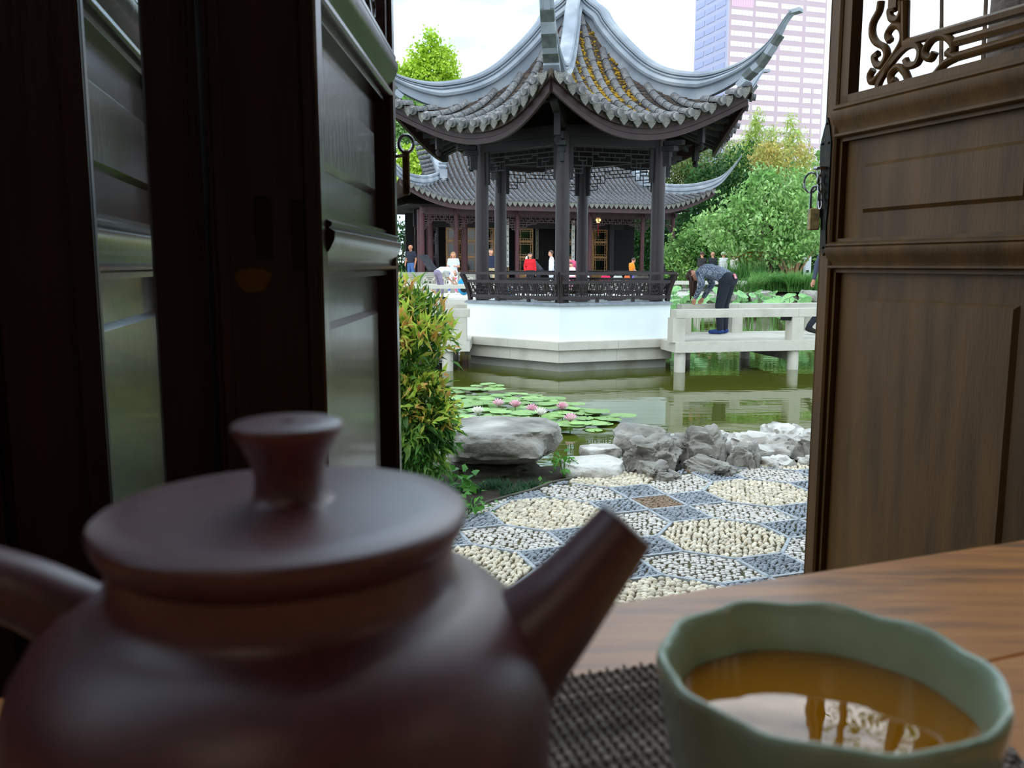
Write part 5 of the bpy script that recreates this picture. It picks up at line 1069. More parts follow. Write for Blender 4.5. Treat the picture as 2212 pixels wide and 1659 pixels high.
for k in range(7):
    x = -.58 + random.uniform(-.1, .1); mb = MB(); mb.tube([(x, 4.25, -.02), (x + random.uniform(-.05, .05), 4.24, .4), (x + random.uniform(-.1, .12), 4.22, .85)], [.010, .008, .004], 6); obj('stem', mb, M['bark'], nd, 60)
for nm, ells, n, mt, pf, nw in (('tip', ellsT, 2000, M['lf_nan_t'], .7, 145), ('green', ellsG, 5200, M['lf_nan'], .45, 145)):
    P = clumps(blob(ells, n // 5), 5, .022); L_ = .07 * (.6 + .7 * RNG.random(len(P))); 
    V, F = leaf_arrays(P, L_, .27, up=.55, droop=-.35 if nm == 'tip' else .35, outc=(-.55, 4.5, .5)); V = V.reshape(-1, 5, 3)
    vis = np.argsort(P[:, 1] - 3 * L_ - .8 * (P[:, 0] > -.56)); sel = vis[:nw]; rest_ = vis[nw:]
    tri = np.array([(0, 1, 4), (1, 2, 4), (2, 3, 4), (3, 0, 4)])
    for i in sel: link('leaf', np_mesh('leaf', V[i], tri, mt), nd)
    F2 = (tri[None] + (np.arange(len(rest_)) * 5)[:, None, None]).reshape(-1, 3); tag(link(nm + '_foliage', np_mesh('foliage', V[rest_].reshape(-1, 3), F2, mt), nd), kind='stuff')
# low vine and mondo grass by the boulder
def vine(lb, c, r, n, sz):
    t = thing('ground_vine', lb, 'plant', (c[0], c[1], -.02)); P = blob([((c[0], c[1], c[2]), r)], n); tri = np.array([(0, 1, 4), (1, 2, 4), (2, 3, 4), (3, 0, 4)])
    V, F = leaf_arrays(P, sz * (.6 + .8 * RNG.random(n)), .75, up=.75, droop=.1); V = V.reshape(-1, 5, 3)
    for i in range(n): link('leaf', np_mesh('leaf', V[i], tri, M['lf_vine']), t)
    for k in range(6):
        a = random.uniform(0, 6.28); mb = MB(); mb.tube([(c[0], c[1], -.02), (c[0] + r[0] * .5 * math.cos(a), c[1] + r[1] * .5 * math.sin(a), c[2] + r[2] * .5), (c[0] + r[0] * math.cos(a), c[1] + r[1] * math.sin(a), c[2])], .003, 5); obj('runner', mb, M['lf_vine'], t, 60)
vine('trailing green vine at the foot of the nandina shrub', (-.38, 4.35, .06), (.22, .2, .12), 120, .05); vine('bright small-leaved vine spilling toward the patio edge', (-.22, 4.05, .03), (.13, .12, .07), 70, .035); vine('small ivy sprig under the boulder corner', (.30, 4.85, .06), (.09, .08, .07), 40, .038); vine('little round-leaved sprig on the patio kerb', (.19, 4.62, .0), (.05, .04, .03), 9, .03)
def blades(name, lb, c, rx, ry, n, L_, mat, cat, lean=.6, w=.006, group=None, keep=None):
    t = thing(name, lb, cat, c, group); x = c[0] + np.clip(RNG.normal(size=n), -1.4, 1.4) * rx * .5; y = c[1] + np.clip(RNG.normal(size=n), -1.4, 1.4) * ry * .5; a = RNG.uniform(0, 6.28, n); ln = L_ * (.6 + .5 * RNG.random(n)); le = lean * (.4 + RNG.random(n))
    dx, dy = np.cos(a), np.sin(a); V = []
    for s in (0, .35, .7, 1.0):
        h = ln * (s - le * .45 * s * s); o_ = ln * le * s * s; ww = w * (1 - s * .9)
        for sg in (-1, 1): V.append(np.stack([x + dx * o_ - dy * ww * sg, y + dy * o_ + dx * ww * sg, c[2] + h], 1))
    V = np.stack(V, 1)
    if keep: V = V[[all(keep(*p) for p in bl) for bl in V]]; n = len(V)
    V = V.reshape(-1, 3); b = (np.arange(n) * 8)[:, None]; F = np.concatenate([b + np.array(q) for q in ((0, 1, 3, 2), (2, 3, 5, 4), (4, 5, 7, 6))], 0); tag(link('blades', np_mesh('blades', V, F, mat), t), kind='stuff'); return t
for i, (x, y, lb) in enumerate(((-.08, 4.66, 'dark mondo grass tuft in front of the boulder shadow'), (.11, 4.64, 'dark mondo grass tuft between boulder and patio kerb'), (-.25, 4.58, 'dark mondo grass tuft beside the trailing vine'), (.02, 4.49, 'sparse mondo grass tuft on the bare soil'))): blades('mondo_grass', lb, (x, y, -.03), .11, .08, 260, .07, M['lf_mondo'], 'grass', .8, .0022, 'mondo grass tufts by the boulder')
# far bank: weeping grass, day lilies, rocks
for i, (px, Y, lb) in enumerate(((1612, 31.0, 'arching green grass mound beside the stone railing end'), (1640, 31.2, 'arching green grass mound under the slim tree trunk'), (1672, 31.0, 'arching green grass mound between trunk and tan stems'), (1702, 31.2, 'arching green grass mound below the tan stems'), (1730, 30.8, 'arching green grass mound above the white rocks'), (1752, 31.2, 'arching green grass mound by the brown door edge'))):
    p = gb(px, Y, .25); blades('ornamental_grass', lb, p, .7, .45, 1000, .9, M['lf_grass'], 'grass', .85, .016, 'grass mounds on the far bank', keep=lambda x_, y_, z_: x_ > 8.66 or y_ < 30.85)
def daylily(px, Y, z, lb, nf):
    p = gb(px, Y, z); t = blades('day_lily', lb, p, .3, .25, 160, .95, M['lf_grass'], 'plant', .5, .02, 'day lilies on the far bank', keep=lambda x_, y_, z_: y_ > 32.15)
    for k in range(nf):
        a = random.uniform(0, 6.28); r_ = random.uniform(.05, .5); q = Vector(p) + Vector((r_ * math.cos(a) * .8, r_ * math.sin(a) * .35, random.uniform(.85, 1.2))); mb = MB(); mb.tube([Vector(p), q - UP * .05], .008, 5); obj('stalk', mb, M['lf_grass'], t)
        mb = MB()
        for j in range(6): b_ = j * math.pi / 3; d = Vector((math.cos(b_), math.sin(b_), .25)); s = Vector((-d.y, d.x, 0)) * .03; mb.add([q, q + d * .06 + s, q + d * .12, q + d * .06 - s], [(0, 1, 2, 3)])
        obj('flower', mb, M['lily_o'], t)
daylily(1598, 32.55, .45, 'orange day lily clump close to the white-shirted visitors', 10); daylily(1618, 32.45, .45, 'orange day lily clump with the most blooms', 12); daylily(1642, 32.5, .45, 'orange day lily clump against the slim trunk', 9); daylily(1577, 32.6, .4, 'orange day lily clump behind the bending woman', 5)
for px, py, Y, s, lb in ((1648, 640, 29.6, (.42, .3, .24), 'mossy grey rock at the far waterline below the grass'), (1704, 645, 29.4, (.26, .25, .2), 'dark low rock at the far waterline'), (1748, 640, 29.3, (.32, .3, .26), 'white rock at the far waterline by the brown door'), (1594, 640, 29.6, (.28, .25, .2), 'grey rock at the end of the far stone railing')):
    p = at(px, py, Y); rock('bank_rock', lb, (p.x, p.y, p.z - .05), s, M['rock'] if 'dark' not in lb else M['rock_d'], px % 13, .4, 1, 0, sub=3)
p = gb(1744, 37.2, .5); t = thing('stone_post', 'white stone post with a dark square plaque among the shrubs', 'post', p); mb = MB(); mb.obox((p[0], p[1], 1.15), (.12, 0, 0), (0, .12, 0), (0, 0, .65)); obj('shaft', mb, M['white_wall'], t); mb = MB(); mb.obox((p[0] - .02, p[1] - .125, .92), (.06, 0, 0), (0, .01, 0), (0, 0, .06)); obj('plaque', mb, M['slot'], t)
# lotus in the pond behind the bridge
lm_ = MB(); n = 16; ring = [(math.cos(2 * math.pi * k / n), math.sin(2 * math.pi * k / n), .22 + .10 * math.sin(4 * math.pi * k / n)) for k in range(n)]; midr = [(.5 * x, .5 * y, .05) for x, y, z_ in ring]
lm_.add([(0, 0, 0)] + midr + ring, [(0, 1 + k, 1 + (k + 1) % n) for k in range(n)] + [(1 + k, n + 1 + k, n + 1 + (k + 1) % n, 1 + (k + 1) % n) for k in range(n)]); lot_me = lm_.mesh('lotus_leaf', M['lf_lotus'], 80)
sm_ = MB(); sm_.tube([(0, 0, 0), (0, 0, -1)], [1, 1], 5); stm = sm_.mesh('stalk', M['lf_grass'])
spots = []
for _ in range(40000):
    px = random.choice((random.uniform(1452, 1520), random.uniform(1585, 1745), random.uniform(1452, 1750))); Y = random.uniform(20.5, 28)
    if 1500 < px < 1590 and random.random() < .7: continue
    X_ = (px - 1106) / FPX * Y
    if any(((p_ - 1106) / FPX * y_ - X_) ** 2 + (y_ - Y) ** 2 < (.47 if len(spots) < 80 else .36) ** 2 for p_, y_ in spots): continue
    spots.append((px, Y))
    if len(spots) >= 110: break
for px, Y in spots:
    p = at(px, 600, Y); zt = WZ + random.uniform(.25, .80); r_ = random.uniform(.10, .22)
    t = thing('lotus_plant', 'single green lotus leaf on a tall stalk behind the bridge rail', 'lotus', (p.x, Y, WZ), 'lotus leaves in the far pond')
    link('leaf', lot_me, t, Matrix.Translation((p.x, Y, zt)) @ Matrix.Rotation(random.uniform(-.6, .6), 4, 'X') @ Matrix.Rotation(random.uniform(-.6, .6), 4, 'Y') @ Matrix.Rotation(random.uniform(0, 6), 4, 'Z') @ Matrix.Diagonal((r_, r_, r_, 1)))
    link('stalk', stm, t, Matrix.Translation((p.x, Y, zt)) @ Matrix.Diagonal((.008, .008, zt - WZ + .3, 1)))
# ================================================================== people
def fab(n, h, h2=None, sc_=40): return pm(n, h, h2, sc_, .85)
SK = pm('skin', '#d9a183', '#c98f73', 20, .6); SK2 = pm('tanned_skin', '#b97d5e', '#a86f52', 20, .6)
EYE = pm('eye_dark', '#20160f', rough=.3); LIP = pm('lip', '#a8544a', rough=.5)
HAIR = dict(brown=pm('brown_hair', '#4a2a1a', '#2f1a10', 40, .45, stretch=(1, 1, .15)), dark=pm('dark_hair', '#1d1512', '#120d0b', 40, .45), grey=pm('grey_hair', '#b9b4ac', '#a29d95', 40, .6), blond=pm('light_brown_hair', '#a87f4e', '#8c6538', 40, .5), white=pm('white_hair', '#e4e0d8', '#d6d2ca', 40, .6))
STAND = dict(pel=(0, 0, .93), bel=(0, .01, 1.06), che=(0, .0, 1.27), nek=(0, .0, 1.43), hed=(0, .03, 1.55), sh=(.165, 0, 1.37), el=(.215, -.03, 1.1), wr=(.225, .06, .86), hp=(.085, 0, .88), kn=(.095, .02, .49), an=(.1, -.01, .08), to=(.12, .15, .035))
def person(name, label, pos, yaw, top, bot, shoe, hair, pose=None, h=1.65, skin=SK, hairlen=0, bald=False, short=False, sleeve='short', vox=.017, cap=None, group=None, fingers=True, look=0, girth=1):
    J = dict(STAND); J.update(pose or {}); k = h / 1.67
    def g(n, s=1):
        v = J.get(n + ('L' if s < 0 else 'R'), J.get(n)); return Vector((v[0] * (s if n + ('L' if s < 0 else 'R') not in J else 1), v[1], v[2])) * k
    cones = []; S = lambda a, ra, b, rb, m: cones.append((Vector(a), ra * k * (girth if m in (1, 2) else 1), Vector(b), rb * k * (girth if m in (1, 2) else 1), m))
    SKN, TOP, BOT, SHO, EY, LI = 0, 1, 2, 3, 4, 5
    pel, bel, che, nek, hed = g('pel'), g('bel'), g('che'), g('nek'), g('hed')
    acr = (g('sh', 1) - g('sh', -1)).normalized(); ach = (g('hp', 1) - g('hp', -1)).normalized()
    S(pel - ach * .065 * k, .105, pel + ach * .065 * k, .105, BOT); 
    S(pel.lerp(bel, .5) - ach * .06 * k, .10, pel.lerp(bel, .5) + ach * .06 * k, .10, TOP); S(bel - ach * .055 * k, .098, bel + ach * .055 * k, .098, TOP)
    m_ = bel.lerp(che, .5); S(m_ - acr * .065 * k, .10, m_ + acr * .065 * k, .10, TOP); S(che - acr * .08 * k, .102, che + acr * .08 * k, .102, TOP)
    S(che.lerp(nek, .55) - acr * .07 * k, .075, che.lerp(nek, .55) + acr * .07 * k, .075, TOP); S(pel, .1, bel, .1, TOP); S(bel, .1, che, .1, TOP)
    S(nek - (nek - che) * .15, .052, nek.lerp(hed, .75), .05, SKN)
    up = (hed - nek).normalized(); rt = acr - up * acr.dot(up); rt.normalize(); fw = up.cross(rt).normalized()
    if look: fw = (Matrix.Rotation(look, 3, up) @ fw); rt = fw.cross(up).normalized()
    S(hed + up * .03 * k, .087, hed + up * .035 * k - fw * .015 * k, .09, SKN); S(hed - up * .055 * k + fw * .03 * k, .055, hed + fw * .02 * k, .075, SKN)
    S(hed + fw * .088 * k - up * .0 * k, .010, hed + fw * .103 * k - up * .025 * k, .014, SKN)
    for s in (-1, 1):
        S(hed + rt * s * .085 * k + up * .01 * k, .016, hed + rt * s * .085 * k - up * .02 * k, .013, SKN); S(hed + rt * s * .033 * k + fw * .083 * k + up * .015 * k, .010, hed + rt * s * .036 * k + fw * .083 * k + up * .015 * k, .010, EY)
    S(hed - rt * .016 * k + fw * .082 * k - up * .055 * k, .009, hed + rt * .016 * k + fw * .082 * k - up * .055 * k, .009, LI)
    for s in (-1, 1):
        sh, el, wr, hp, kn, an, to = (g(n, s) for n in ('sh', 'el', 'wr', 'hp', 'kn', 'an', 'to'))
        S(che.lerp(nek, .5), .07, sh, .062, TOP); mid = sh.lerp(el, .62)
        if sleeve == 'long': S(sh, .06, el, .047, TOP); S(el, .047, wr, .034, TOP)
        else: S(sh, .062, mid, .056, TOP); S(mid, .043, el, .039, SKN); S(el, .039, wr, .027, SKN)
        d = (wr - el).normalized(); S(wr, .027, wr + d * .07 * k, .03, SKN)
        if fingers:
            n2 = d.cross(Vector((1, 0, 0))).normalized() if abs(d.x) < .9 else Vector((0, 1, 0)); pl = wr + d * .075 * k
            for j, (o_, ln) in enumerate(((-.028, .055), (-.010, .07), (.009, .072), (.027, .062))):
                a = pl + n2 * o_ * k; b = a + (d * ln * .55 + Vector((-s * .006, 0, 0))) * k; c = b + (d * ln * .45 + Vector((-s * .015, 0, 0))) * k; S(a, .010, b, .009, SKN); S(b, .009, c, .008, SKN)
            a = wr + d * .03 * k; S(a, .012, a + (d * .04 + n2 * .035) * k, .010, SKN); S(a + (d * .04 + n2 * .035) * k, .010, a + (d * .065 + n2 * .038) * k, .009, SKN)
        S(pel + (hp - pel) * .6, .1, hp, .095, BOT); mk = hp.lerp(kn, .85)
        if short: S(hp, .09, mk, .07, BOT); S(mk, .054, kn, .052, SKN); S(kn, .052, kn.lerp(an, .35), .054, SKN); S(kn.lerp(an, .35), .054, an, .036, SKN)
        else: S(hp, .09, kn, .063, BOT); S(kn, .063, kn.lerp(an, .35), .060, BOT); S(kn.lerp(an, .35), .060, an + UP * .02, .047, BOT)
        S(an - UP * .035 * k, .042, to, .034, SHO); S(an, .036, an - UP * .04 * k - (to - an) * .18, .038, SHO)
    mb = MB()
    for a, ra, b, rb, m in cones:
        if (b - a).length < 1e-4: b = a + Vector((0, 0, 1e-3))
        d = (b - a).normalized(); path = [a - d * ra * .92, a - d * ra * .7, a - d * ra * .3, a, b, b + d * rb * .3, b + d * rb * .7, b + d * rb * .92]; rad = [ra * .38, ra * .71, ra * .95, ra, rb, rb * .95, rb * .71, rb * .38]; mb.tube(path, rad, 10)
    me = mb.mesh('tmp', top); tmp = bpy.data.objects.new('tmp', me); COL.objects.link(tmp); md = tmp.modifiers.new('r', 'REMESH'); md.mode = 'VOXEL'; md.voxel_size = vox * .75 if vox < .012 else vox; md.use_smooth_shade = True
    sm2 = tmp.modifiers.new('s', 'SMOOTH'); sm2.factor = .5; sm2.iterations = 3
    dg = bpy.context.evaluated_depsgraph_get(); ev = tmp.evaluated_get(dg); m2 = bpy.data.meshes.new_from_object(ev); bpy.data.objects.remove(tmp); bpy.data.meshes.remove(me)
    co = np.empty(len(m2.vertices) * 3); m2.vertices.foreach_get('co', co); co = co.reshape(-1, 3); fc = np.empty(len(m2.polygons) * 3); m2.polygons.foreach_get('center', fc); fc = fc.reshape(-1, 3)
    best = np.full(len(fc), 1e9); idx = np.zeros(len(fc), int)
    for a, ra, b, rb, m in cones:
        a, b = np.array(a), np.array(b); ab = b - a; t = np.clip(((fc - a) @ ab) / max(ab @ ab, 1e-9), 0, 1); dist = np.linalg.norm(fc - (a + t[:, None] * ab), axis=1) - (ra + (rb - ra) * t); better = dist < best; best[better] = dist[better]; idx[better] = m
    m2.materials.clear()
    for m in (skin, top, bot, shoe, EYE, LIP): m2.materials.append(m)
    m2.polygons.foreach_set('material_index', idx); m2.polygons.foreach_set('use_smooth', [True] * len(idx)); m2.update()
    X = Matrix.Translation(pos) @ Matrix.Rotation(yaw, 4, 'Z'); root = thing(name, label, 'person', pos, group)
    link('body', m2, root, X)
    if hair and not bald:
        hb = MB(); nu, nv = 18, 10; vs = []; 
        for j in range(nv + 1):
            ph = math.pi * .62 * j / nv
            for i in range(nu):
                th = 2 * math.pi * i / nu; dirv = up * math.cos(ph) + (rt * math.cos(th) + fw * math.sin(th)) * math.sin(ph); r_ = .104 * k
                if dirv.dot(fw) > .25: ph2 = min(ph, .95); dirv = up * math.cos(ph2) + (rt * math.cos(th) + fw * math.sin(th)) * math.sin(ph2)
                vs.append(hed + up * .028 * k - fw * .012 * k + dirv * r_)
        hb.add(vs, [(j * nu + i, j * nu + (i + 1) % nu, (j + 1) * nu + (i + 1) % nu, (j + 1) * nu + i) for j in range(nv) for i in range(nu)])
        if hairlen:
            for i in range(11):
                th = math.pi * (1.02 + .96 * i / 10); o_ = hed + (rt * math.cos(th) * .085 + fw * (math.sin(th) * .075 - .01)) * k
                hb.tube([o_ + up * .04 * k, o_ - UP * .06 * k, o_ - UP * hairlen * .6 + Vector((random.uniform(-.012, .012), random.uniform(-.012, .012), 0)), o_ - UP * hairlen], [.03 * k, .034 * k, .026 * k, .008 * k], 6)
        link('hair', hb.mesh('hair', HAIR[hair], 80), root, X)
    if cap:
        cb = MB(); cb.lathe([(.112, -.01), (.11, .04), (.085, .085), (.02, .105)], (0, 0, 0), 16, cap1=True); cb.obox((0, .13, -.005), (.075, 0, 0), (0, .06, 0), (0, 0, .006)); mt = Matrix((( *rt, 0), (*fw, 0), (*up, 0), (0, 0, 0, 1))).transposed(); mt.translation = hed + up * .04 * k
        link('cap', cb.mesh('cap', cap, 50), root, X @ mt @ Matrix.Scale(k, 4))
    return root, X
def foot(px, Y, z=DZ): p = at(px, 572, Y); return Vector((p.x * (Y * _c - (z - CAMZ) * _s) / (Y * _c), Y, z))
denim = fab('dark_denim', '#1f2430', '#171b25'); blk = fab('black_cloth', '#16171c'); bshoe = fab('blue_shoe', '#2a4687', '#1d3263'); wshoe = fab('white_shoe', '#e8e6e4'); dshoe = fab('dark_shoe', '#1a1716')
# patterned sweater: small pale marks on slate
sw = bpy.data.materials.new('patterned_sweater'); sw.use_nodes = True; N = sw.node_tree.nodes; K = sw.node_tree.links.new; b = N['Principled BSDF']; b.inputs['Roughness'].default_value = .9
tcn = N.new('ShaderNodeTexCoord'); vo = N.new('ShaderNodeTexVoronoi'); vo.inputs['Scale'].default_value = 62; vo.inputs['Randomness'].default_value = .1; rmp = N.new('ShaderNodeValToRGB'); rmp.color_ramp.elements[0].position = .28; rmp.color_ramp.elements[0].color = (*lin('#c3ccd6'), 1); rmp.color_ramp.elements[1].position = .42; rmp.color_ramp.elements[1].color = (*lin('#3d4a5e'), 1)
K(tcn.outputs['Object'], vo.inputs['Vector']); K(vo.outputs['Distance'], rmp.inputs['Fac']); K(rmp.outputs['Color'], b.inputs['Base Color'])
bend = dict(pel=(0, -.10, .87), bel=(0, .06, .96), che=(0, .25, 1.00), nek=(0, .40, .985), hed=(0, .50, .93), sh=(.16, .33, .97), el=(.19, .27, .785), wr=(.15, .385, .59), hp=(.085, -.08, .84), kn=(.09, .0, .46), an=(.09, -.02, .08), to=(.10, .14, .035))
wp = Q1(1.34, 1.37, DZ)
wr_, WX = person('person', 'woman in patterned slate sweater and dark trousers bending over the bridge rail', wp, R(52), sw, denim, bshoe, 'brown', bend, 1.72, girth=1.16, hairlen=.42, sleeve='long', vox=.011)
mb = MB(); mb.obox((0, 0, 0), (.035, 0, 0), (0, .006, 0), (0, 0, .04)); ob = link('mobile_phone', mb.mesh('mobile_phone', pm('red_phone', '#c22a33', '#e0a0a0', 20, .4)), None, WX @ Matrix.Translation((-.06, -.235, .95)) @ Matrix.Rotation(R(-25), 4, 'X')); tag(ob, 'red phone sticking out of the bending woman\'s back pocket', 'phone')
walk = dict(anR=(.1, -.28, .12), knR=(.1, -.05, .48), toR=(.11, -.14, .04), anL=(-.1, .26, .08), knL=(-.1, .2, .5), toL=(-.11, .42, .04), elR=(.21, .06, 1.1), wrR=(.2, .22, .92), elL=(-.21, -.12, 1.1), wrL=(-.21, -.16, .86))
person('person', 'walker in grey top and dark trousers half hidden by the brown door', Q1(2.98, .95, DZ), R(-95), fab('grey_top', '#4b5262'), denim, dshoe, 'dark', walk, 1.76, sleeve='long')
lf_mat = bpy.data.materials.new('patterned_leggings'); lf_mat.use_nodes = True; N = lf_mat.node_tree.nodes; K = lf_mat.node_tree.links.new; b = N['Principled BSDF']; b.inputs['Roughness'].default_value = .9
vo = N.new('ShaderNodeTexVoronoi'); vo.inputs['Scale'].default_value = 9; rmp = N.new('ShaderNodeValToRGB'); rmp.color_ramp.interpolation = 'CONSTANT'
for i, (p_, c_) in enumerate(((0, '#e6dfea'), (.4, '#d76a90'), (.55, '#e9e2ee'), (.72, '#5a6fb5'), (.85, '#efe9f0'))):
    e = rmp.color_ramp.elements[i] if i < 2 else rmp.color_ramp.elements.new(p_); e.position = p_; e.color = (*lin(c_), 1)
tcn = N.new('ShaderNodeTexCoord'); K(tcn.outputs['Object'], vo.inputs['Vector']); sx = N.new('ShaderNodeSeparateColor'); K(vo.outputs['Color'], sx.inputs[0]); K(sx.outputs[0], rmp.inputs['Fac']); K(rmp.outputs['Color'], b.inputs['Base Color'])
person('person', 'girl in pale blue t-shirt and patterned leggings facing the pond', foot(980, 33.2), R(180), fab('pale_blue_tee', '#bfc9e6', '#cfd6ee', 6), lf_mat, wshoe, 'blond', dict(elL=(-.22, -.02, 1.1), wrL=(-.1, .2, 1.12), elR=(.22, .0, 1.08), wrR=(.24, .05, .85), anR=(.18, 0, .08), toR=(.24, .12, .035), knR=(.14, .02, .49)), 1.62, hairlen=.2)
stoop = dict(pel=(0, -.12, .88), bel=(0, .05, .98), che=(0, .26, .98), nek=(0, .42, .92), hed=(0, .52, .86), sh=(.16, .33, .93), el=(.19, .4, .70), wr=(.12, .52, .56), hp=(.09, -.1, .85), kn=(.13, .0, .47), an=(.2, -.04, .08), to=(.23, .11, .035))
person('person', 'stooping visitor in white shirt and mauve trousers on the far bridge', Q3(7.15, .62, DZ), R(-58), fab('white_shirt', '#eef0ee', '#e4e8e6', 8), fab('mauve_trousers', '#8d8399', '#7d7389', 10), dshoe, 'grey', stoop, 1.66)
person('person', 'bald man in dark polo shirt and jeans at the end of the hall', foot(889, 36.0, HF), R(150), fab('dark_polo', '#1e2230'), fab('blue_jeans', '#4f74a8', '#41639a', 12), dshoe, None, dict(wrR=(.12, .22, .92), elR=(.22, .02, 1.1)), 1.75, bald=True, skin=SK2)
person('person', 'visitor in navy t-shirt and khaki shorts behind a pavilion column', foot(1060, 33.5), R(200), fab('navy_tee', '#20263c'), fab('khaki', '#b09a78'), dshoe, 'brown', walk, 1.75, short=True)
person('person', 'woman in bright red sweatshirt with long dark hair before the hall', foot(1145, 34.2), R(180), fab('red_sweatshirt', '#d81f2c', '#c91824', 10), blk, dshoe, 'dark', dict(elR=(.23, 0, 1.1), wrR=(.2, .1, .86)), 1.6, hairlen=.26, sleeve='long')
lean = dict(pel=(0, -.1, .9), bel=(0, .0, 1.03), che=(0, .16, 1.2), nek=(0, .3, 1.3), hed=(0, .4, 1.36), sh=(.16, .2, 1.26), el=(.2, .3, 1.02), wr=(.18, .42, .84))
person('person', 'visitor in charcoal t-shirt and pale cap leaning forward beside the red sweatshirt', foot(1163, 35.2), R(100), fab('charcoal_tee', '#3d4048'), denim, dshoe, None, lean, 1.68, bald=True, cap=fab('pale_cap', '#d5cdbb'))
person('person', 'visitor in loose white shirt facing sideways between pavilion columns', foot(1191, 33.4), R(95), fab('loose_white', '#e6ecf5', '#d9e0ec', 6), fab('light_trousers', '#c9ccd6'), wshoe, 'brown', {}, 1.68, sleeve='long')
person('person', 'pink-shirted bald visitor leaning forward behind the rear pavilion column', foot(1246, 33.6), R(110), fab('pink_shirt', '#e0597f', '#d24a70', 8), fab('grey_shorts', '#777b82'), dshoe, None, lean, 1.66, bald=True)
person('person', 'small child in white and pink top with dark hair', foot(1233, 32.8), R(175), fab('white_pink_top', '#f3d9e2', '#f6ecf0', 8), fab('pink_trousers', '#d98ba6'), wshoe, 'dark', {}, 1.22)
person('person', 'boy in orange t-shirt looking down near the hall column', foot(1363, 33.4), R(-75), fab('orange_tee', '#f0922b', '#e58420', 8), denim, wshoe, 'brown', dict(nek=(0, .03, 1.42), hed=(0, .09, 1.52), wrR=(.14, .3, 1.0), wrL=(-.14, .3, 1.0), elR=(.2, .08, 1.08), elL=(-.2, .08, 1.08)), 1.42)
SIT = dict(pel=(0, 0, .52), bel=(0, .0, .66), che=(0, .04, .88), nek=(0, .06, 1.04), hed=(0, .1, 1.16), sh=(.165, .05, .98), el=(.2, .08, .72), wr=(.12, .3, .66), hp=(.085, .04, .50), kn=(.1, .44, .50), an=(.1, .46, .08), to=(.11, .6, .035))
bn = Q4(1.95, .12, .62 - .44); person('person', 'dark-clad visitor with bare knees sitting on the low stone railing', (bn.x, bn.y, bn.z), R(165), blk, fab('olive_shorts', '#4c4a40'), fab('trainer', '#6f7fae'), 'dark', dict(SIT, nek=(0, .10, 1.03), hed=(0, .18, 1.11)), 1.66, short=True, skin=SK2)
bg_ = Q4(1.30, .12, .72); mb = MB(); mb.obox(bg_, (.26, .03, 0), (0, .13, 0), (0, 0, .10)); mb.obox(bg_ + Vector((.02, 0, .13)), (.2, .02, 0), (0, .1, 0), (0, 0, .03)); ob = obj('shoulder_bag', mb, fab('bag_cloth', '#5b554c', '#3f3a34', 12)); tag(ob, 'grey-brown bag lying on the stone railing beside the sitter', 'bag'); ob.modifiers.new('bevel', 'BEVEL').width = .04
for px, Y, top, hr, yw, lb in ((1539, 35.1, fab('dark_jacket', '#2d3038'), None, 0, 'bald seated visitor in dark jacket beyond the bending woman'), (1562, 35.1, fab('white_blouse', '#f0f1ef', '#e5e7e6', 6), 'white', 0, 'white-haired seated visitor in white shirt behind the bending woman'), (1585, 35.1, fab('cream_shirt', '#e9e6da'), 'white', 0, 'white-haired seated visitor in cream shirt beside the white shirt'), (1516, 35.1, fab('dark_blouse', '#33302f'), 'brown', 0, 'brown-haired seated visitor showing only the head past the bending woman')):
    f = foot(px, Y, .48); person('person', lb, f, R(yw), top, denim, dshoe, hr, dict(SIT, sh=(.14, .05, .98), el=(.155, .08, .72), wr=(.09, .3, .66)), 1.62, bald=hr is None, sleeve='long')
bp_ = foot(1556, 35.15, .48); mb = MB(); mb.obox((bp_.x, 35.1, .48 + .40), (1.3, 0, 0), (0, .22, 0), (0, 0, .03)); bs = thing('garden_bench', 'plain stone garden bench under the seated visitors', 'bench', (bp_.x, 35.1, .48)); obj('seat', mb, M['granite'], bs)
for dx in (-1.0, 1.0): mb = MB(); mb.obox((bp_.x + dx, 35.1, .5), (.08, 0, 0), (0, .2, 0), (0, 0, .37)); obj('leg', mb, M['granite'], bs)
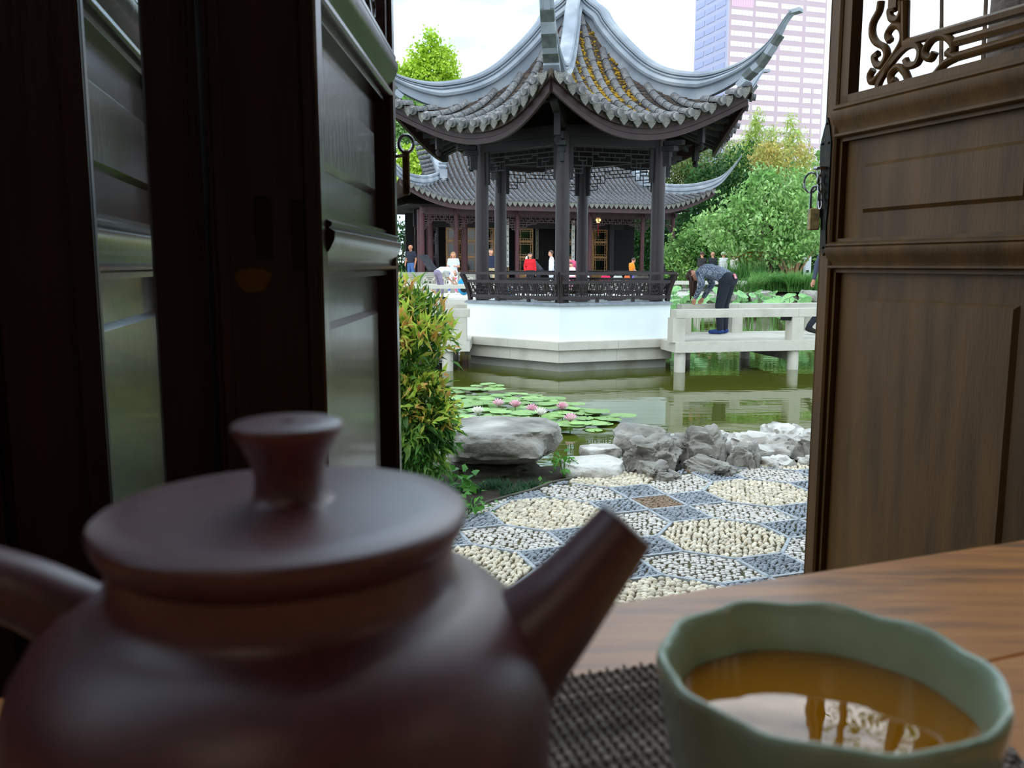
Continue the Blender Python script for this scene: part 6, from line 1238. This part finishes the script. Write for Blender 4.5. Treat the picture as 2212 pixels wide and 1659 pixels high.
# coloured bags on a low bench behind the pavilion rail
bq0, bq1 = foot(1252, 32.55), foot(1405, 32.7); tbn = thing('stone_bench', 'long low stone bench carrying a row of coloured bags', 'bench', (bq0 + bq1) / 2)
mb = MB(); mb.beam(bq0 + UP * .42, bq1 + UP * .42, .36, .08); obj('seat', mb, M['granite_d'], tbn)
for t in (.05, .5, .95): mb = MB(); p = bq0.lerp(bq1, t); mb.obox(p + UP * .19, (.08, 0, 0), (0, .15, 0), (0, 0, .195)); obj('leg', mb, M['granite_d'], tbn)
for px, c_, nm, w in ((1264, '#c9cbd6', 'pale grey', .18), (1308, '#d81f58', 'crimson', .2), (1334, '#b9bcb6', 'grey-green', .19), (1354, '#ef6a35', 'orange', .12), (1370, '#6a63b0', 'violet', .11), (1382, '#efe6d6', 'cream', .085), (1394, '#18b5cf', 'turquoise', .1), (1100, '#3a78b8', 'blue', .2)):
    p = foot(px, 32.55 + .15 * (px - 1252) / 153 if px > 1200 else 31.3); z0 = DZ + .458 if px > 1200 else DZ; s = thing('cloth_bag', nm + ' cloth bag with two handles near the pavilion rail', 'bag', (p.x, p.y, z0)); mb = MB()
    mb.lathe([(.7, 0), (1, .04), (.95, .2), (.75, .27)], (0, 0, 0), 14, cap0=True, cap1=True); mb.v = [(p.x + v[0] * w, p.y + v[1] * .11, z0 + v[2]) for v in mb.v]; obj('sack', mb, fab('bag_' + nm.replace(' ', '_'), c_), s, 60)
    for dy in (-.04, .04): mb = MB(); mb.tube([Vector((p.x + w * .5 * math.cos(a), p.y + dy, z0 + .26 + .09 * math.sin(a))) for a in [math.pi * j / 8 for j in range(9)]], .012, 6); obj('handle', mb, fab('bag_strap', '#3a3a42'), s, 60)
p = foot(1002, 32.6); s = thing('backpack', 'bright blue backpack standing beside the girl in leggings', 'bag', p); mb = MB(); mb.ball(p + UP * .33, (.24, .15, .33), 14, 8); obj('pack', mb, fab('cyan_pack', '#2597c9', '#1d7fb0', 8), s, 60)
mb = MB(); mb.ball(p + UP * .24 + Vector((.02, -.1, 0)), (.16, .08, .14), 12, 6); obj('pocket', mb, fab('black_pocket', '#15161a'), s, 60); mb = MB(); mb.tube([p + Vector((.05 * math.cos(a), 0, .66 + .05 * math.sin(a))) for a in [math.pi * j / 8 for j in range(9)]], .012, 6); obj('strap', mb, blk, s, 60)
# ================================================================== fill lanterns, added out of view to brighten the tea room
glow = bpy.data.materials.new('fill_lantern'); glow.use_nodes = True; b = glow.node_tree.nodes['Principled BSDF']; b.inputs['Base Color'].default_value = (.9, .8, .65, 1); b.inputs['Emission Color'].default_value = (1, .78, .55, 1); b.inputs['Emission Strength'].default_value = .35
for i, (t, n_) in enumerate(((-.9, -1.6), (1.6, -2.2))):
    c = WP(t, n_, 2.45); ln = thing('fill_lantern', ('added round paper fill lantern, out of view, hanging near the folded dark doors', 'added round paper fill lantern, out of view, hanging toward the plain side wall')[i], 'lantern', c); mb = MB(); mb.lathe([(.06, -.17), (.15, -.12), (.19, 0), (.15, .12), (.06, .17)], c, 18, cap0=True, cap1=True); obj('shade', mb, glow, ln, 60)
    mb = MB(); mb.tube([c + UP * .16, Vector((c.x, c.y, CEIL))], .006, 6); obj('cord', mb, M['slot'], ln)
    la = bpy.data.lights.new('fill_light', 'POINT'); la.energy = .9; la.color = (1, .8, .62); la.shadow_soft_size = .2; lo_ = bpy.data.objects.new('fill_light', la); COL.objects.link(lo_); lo_.location = c - UP * .32
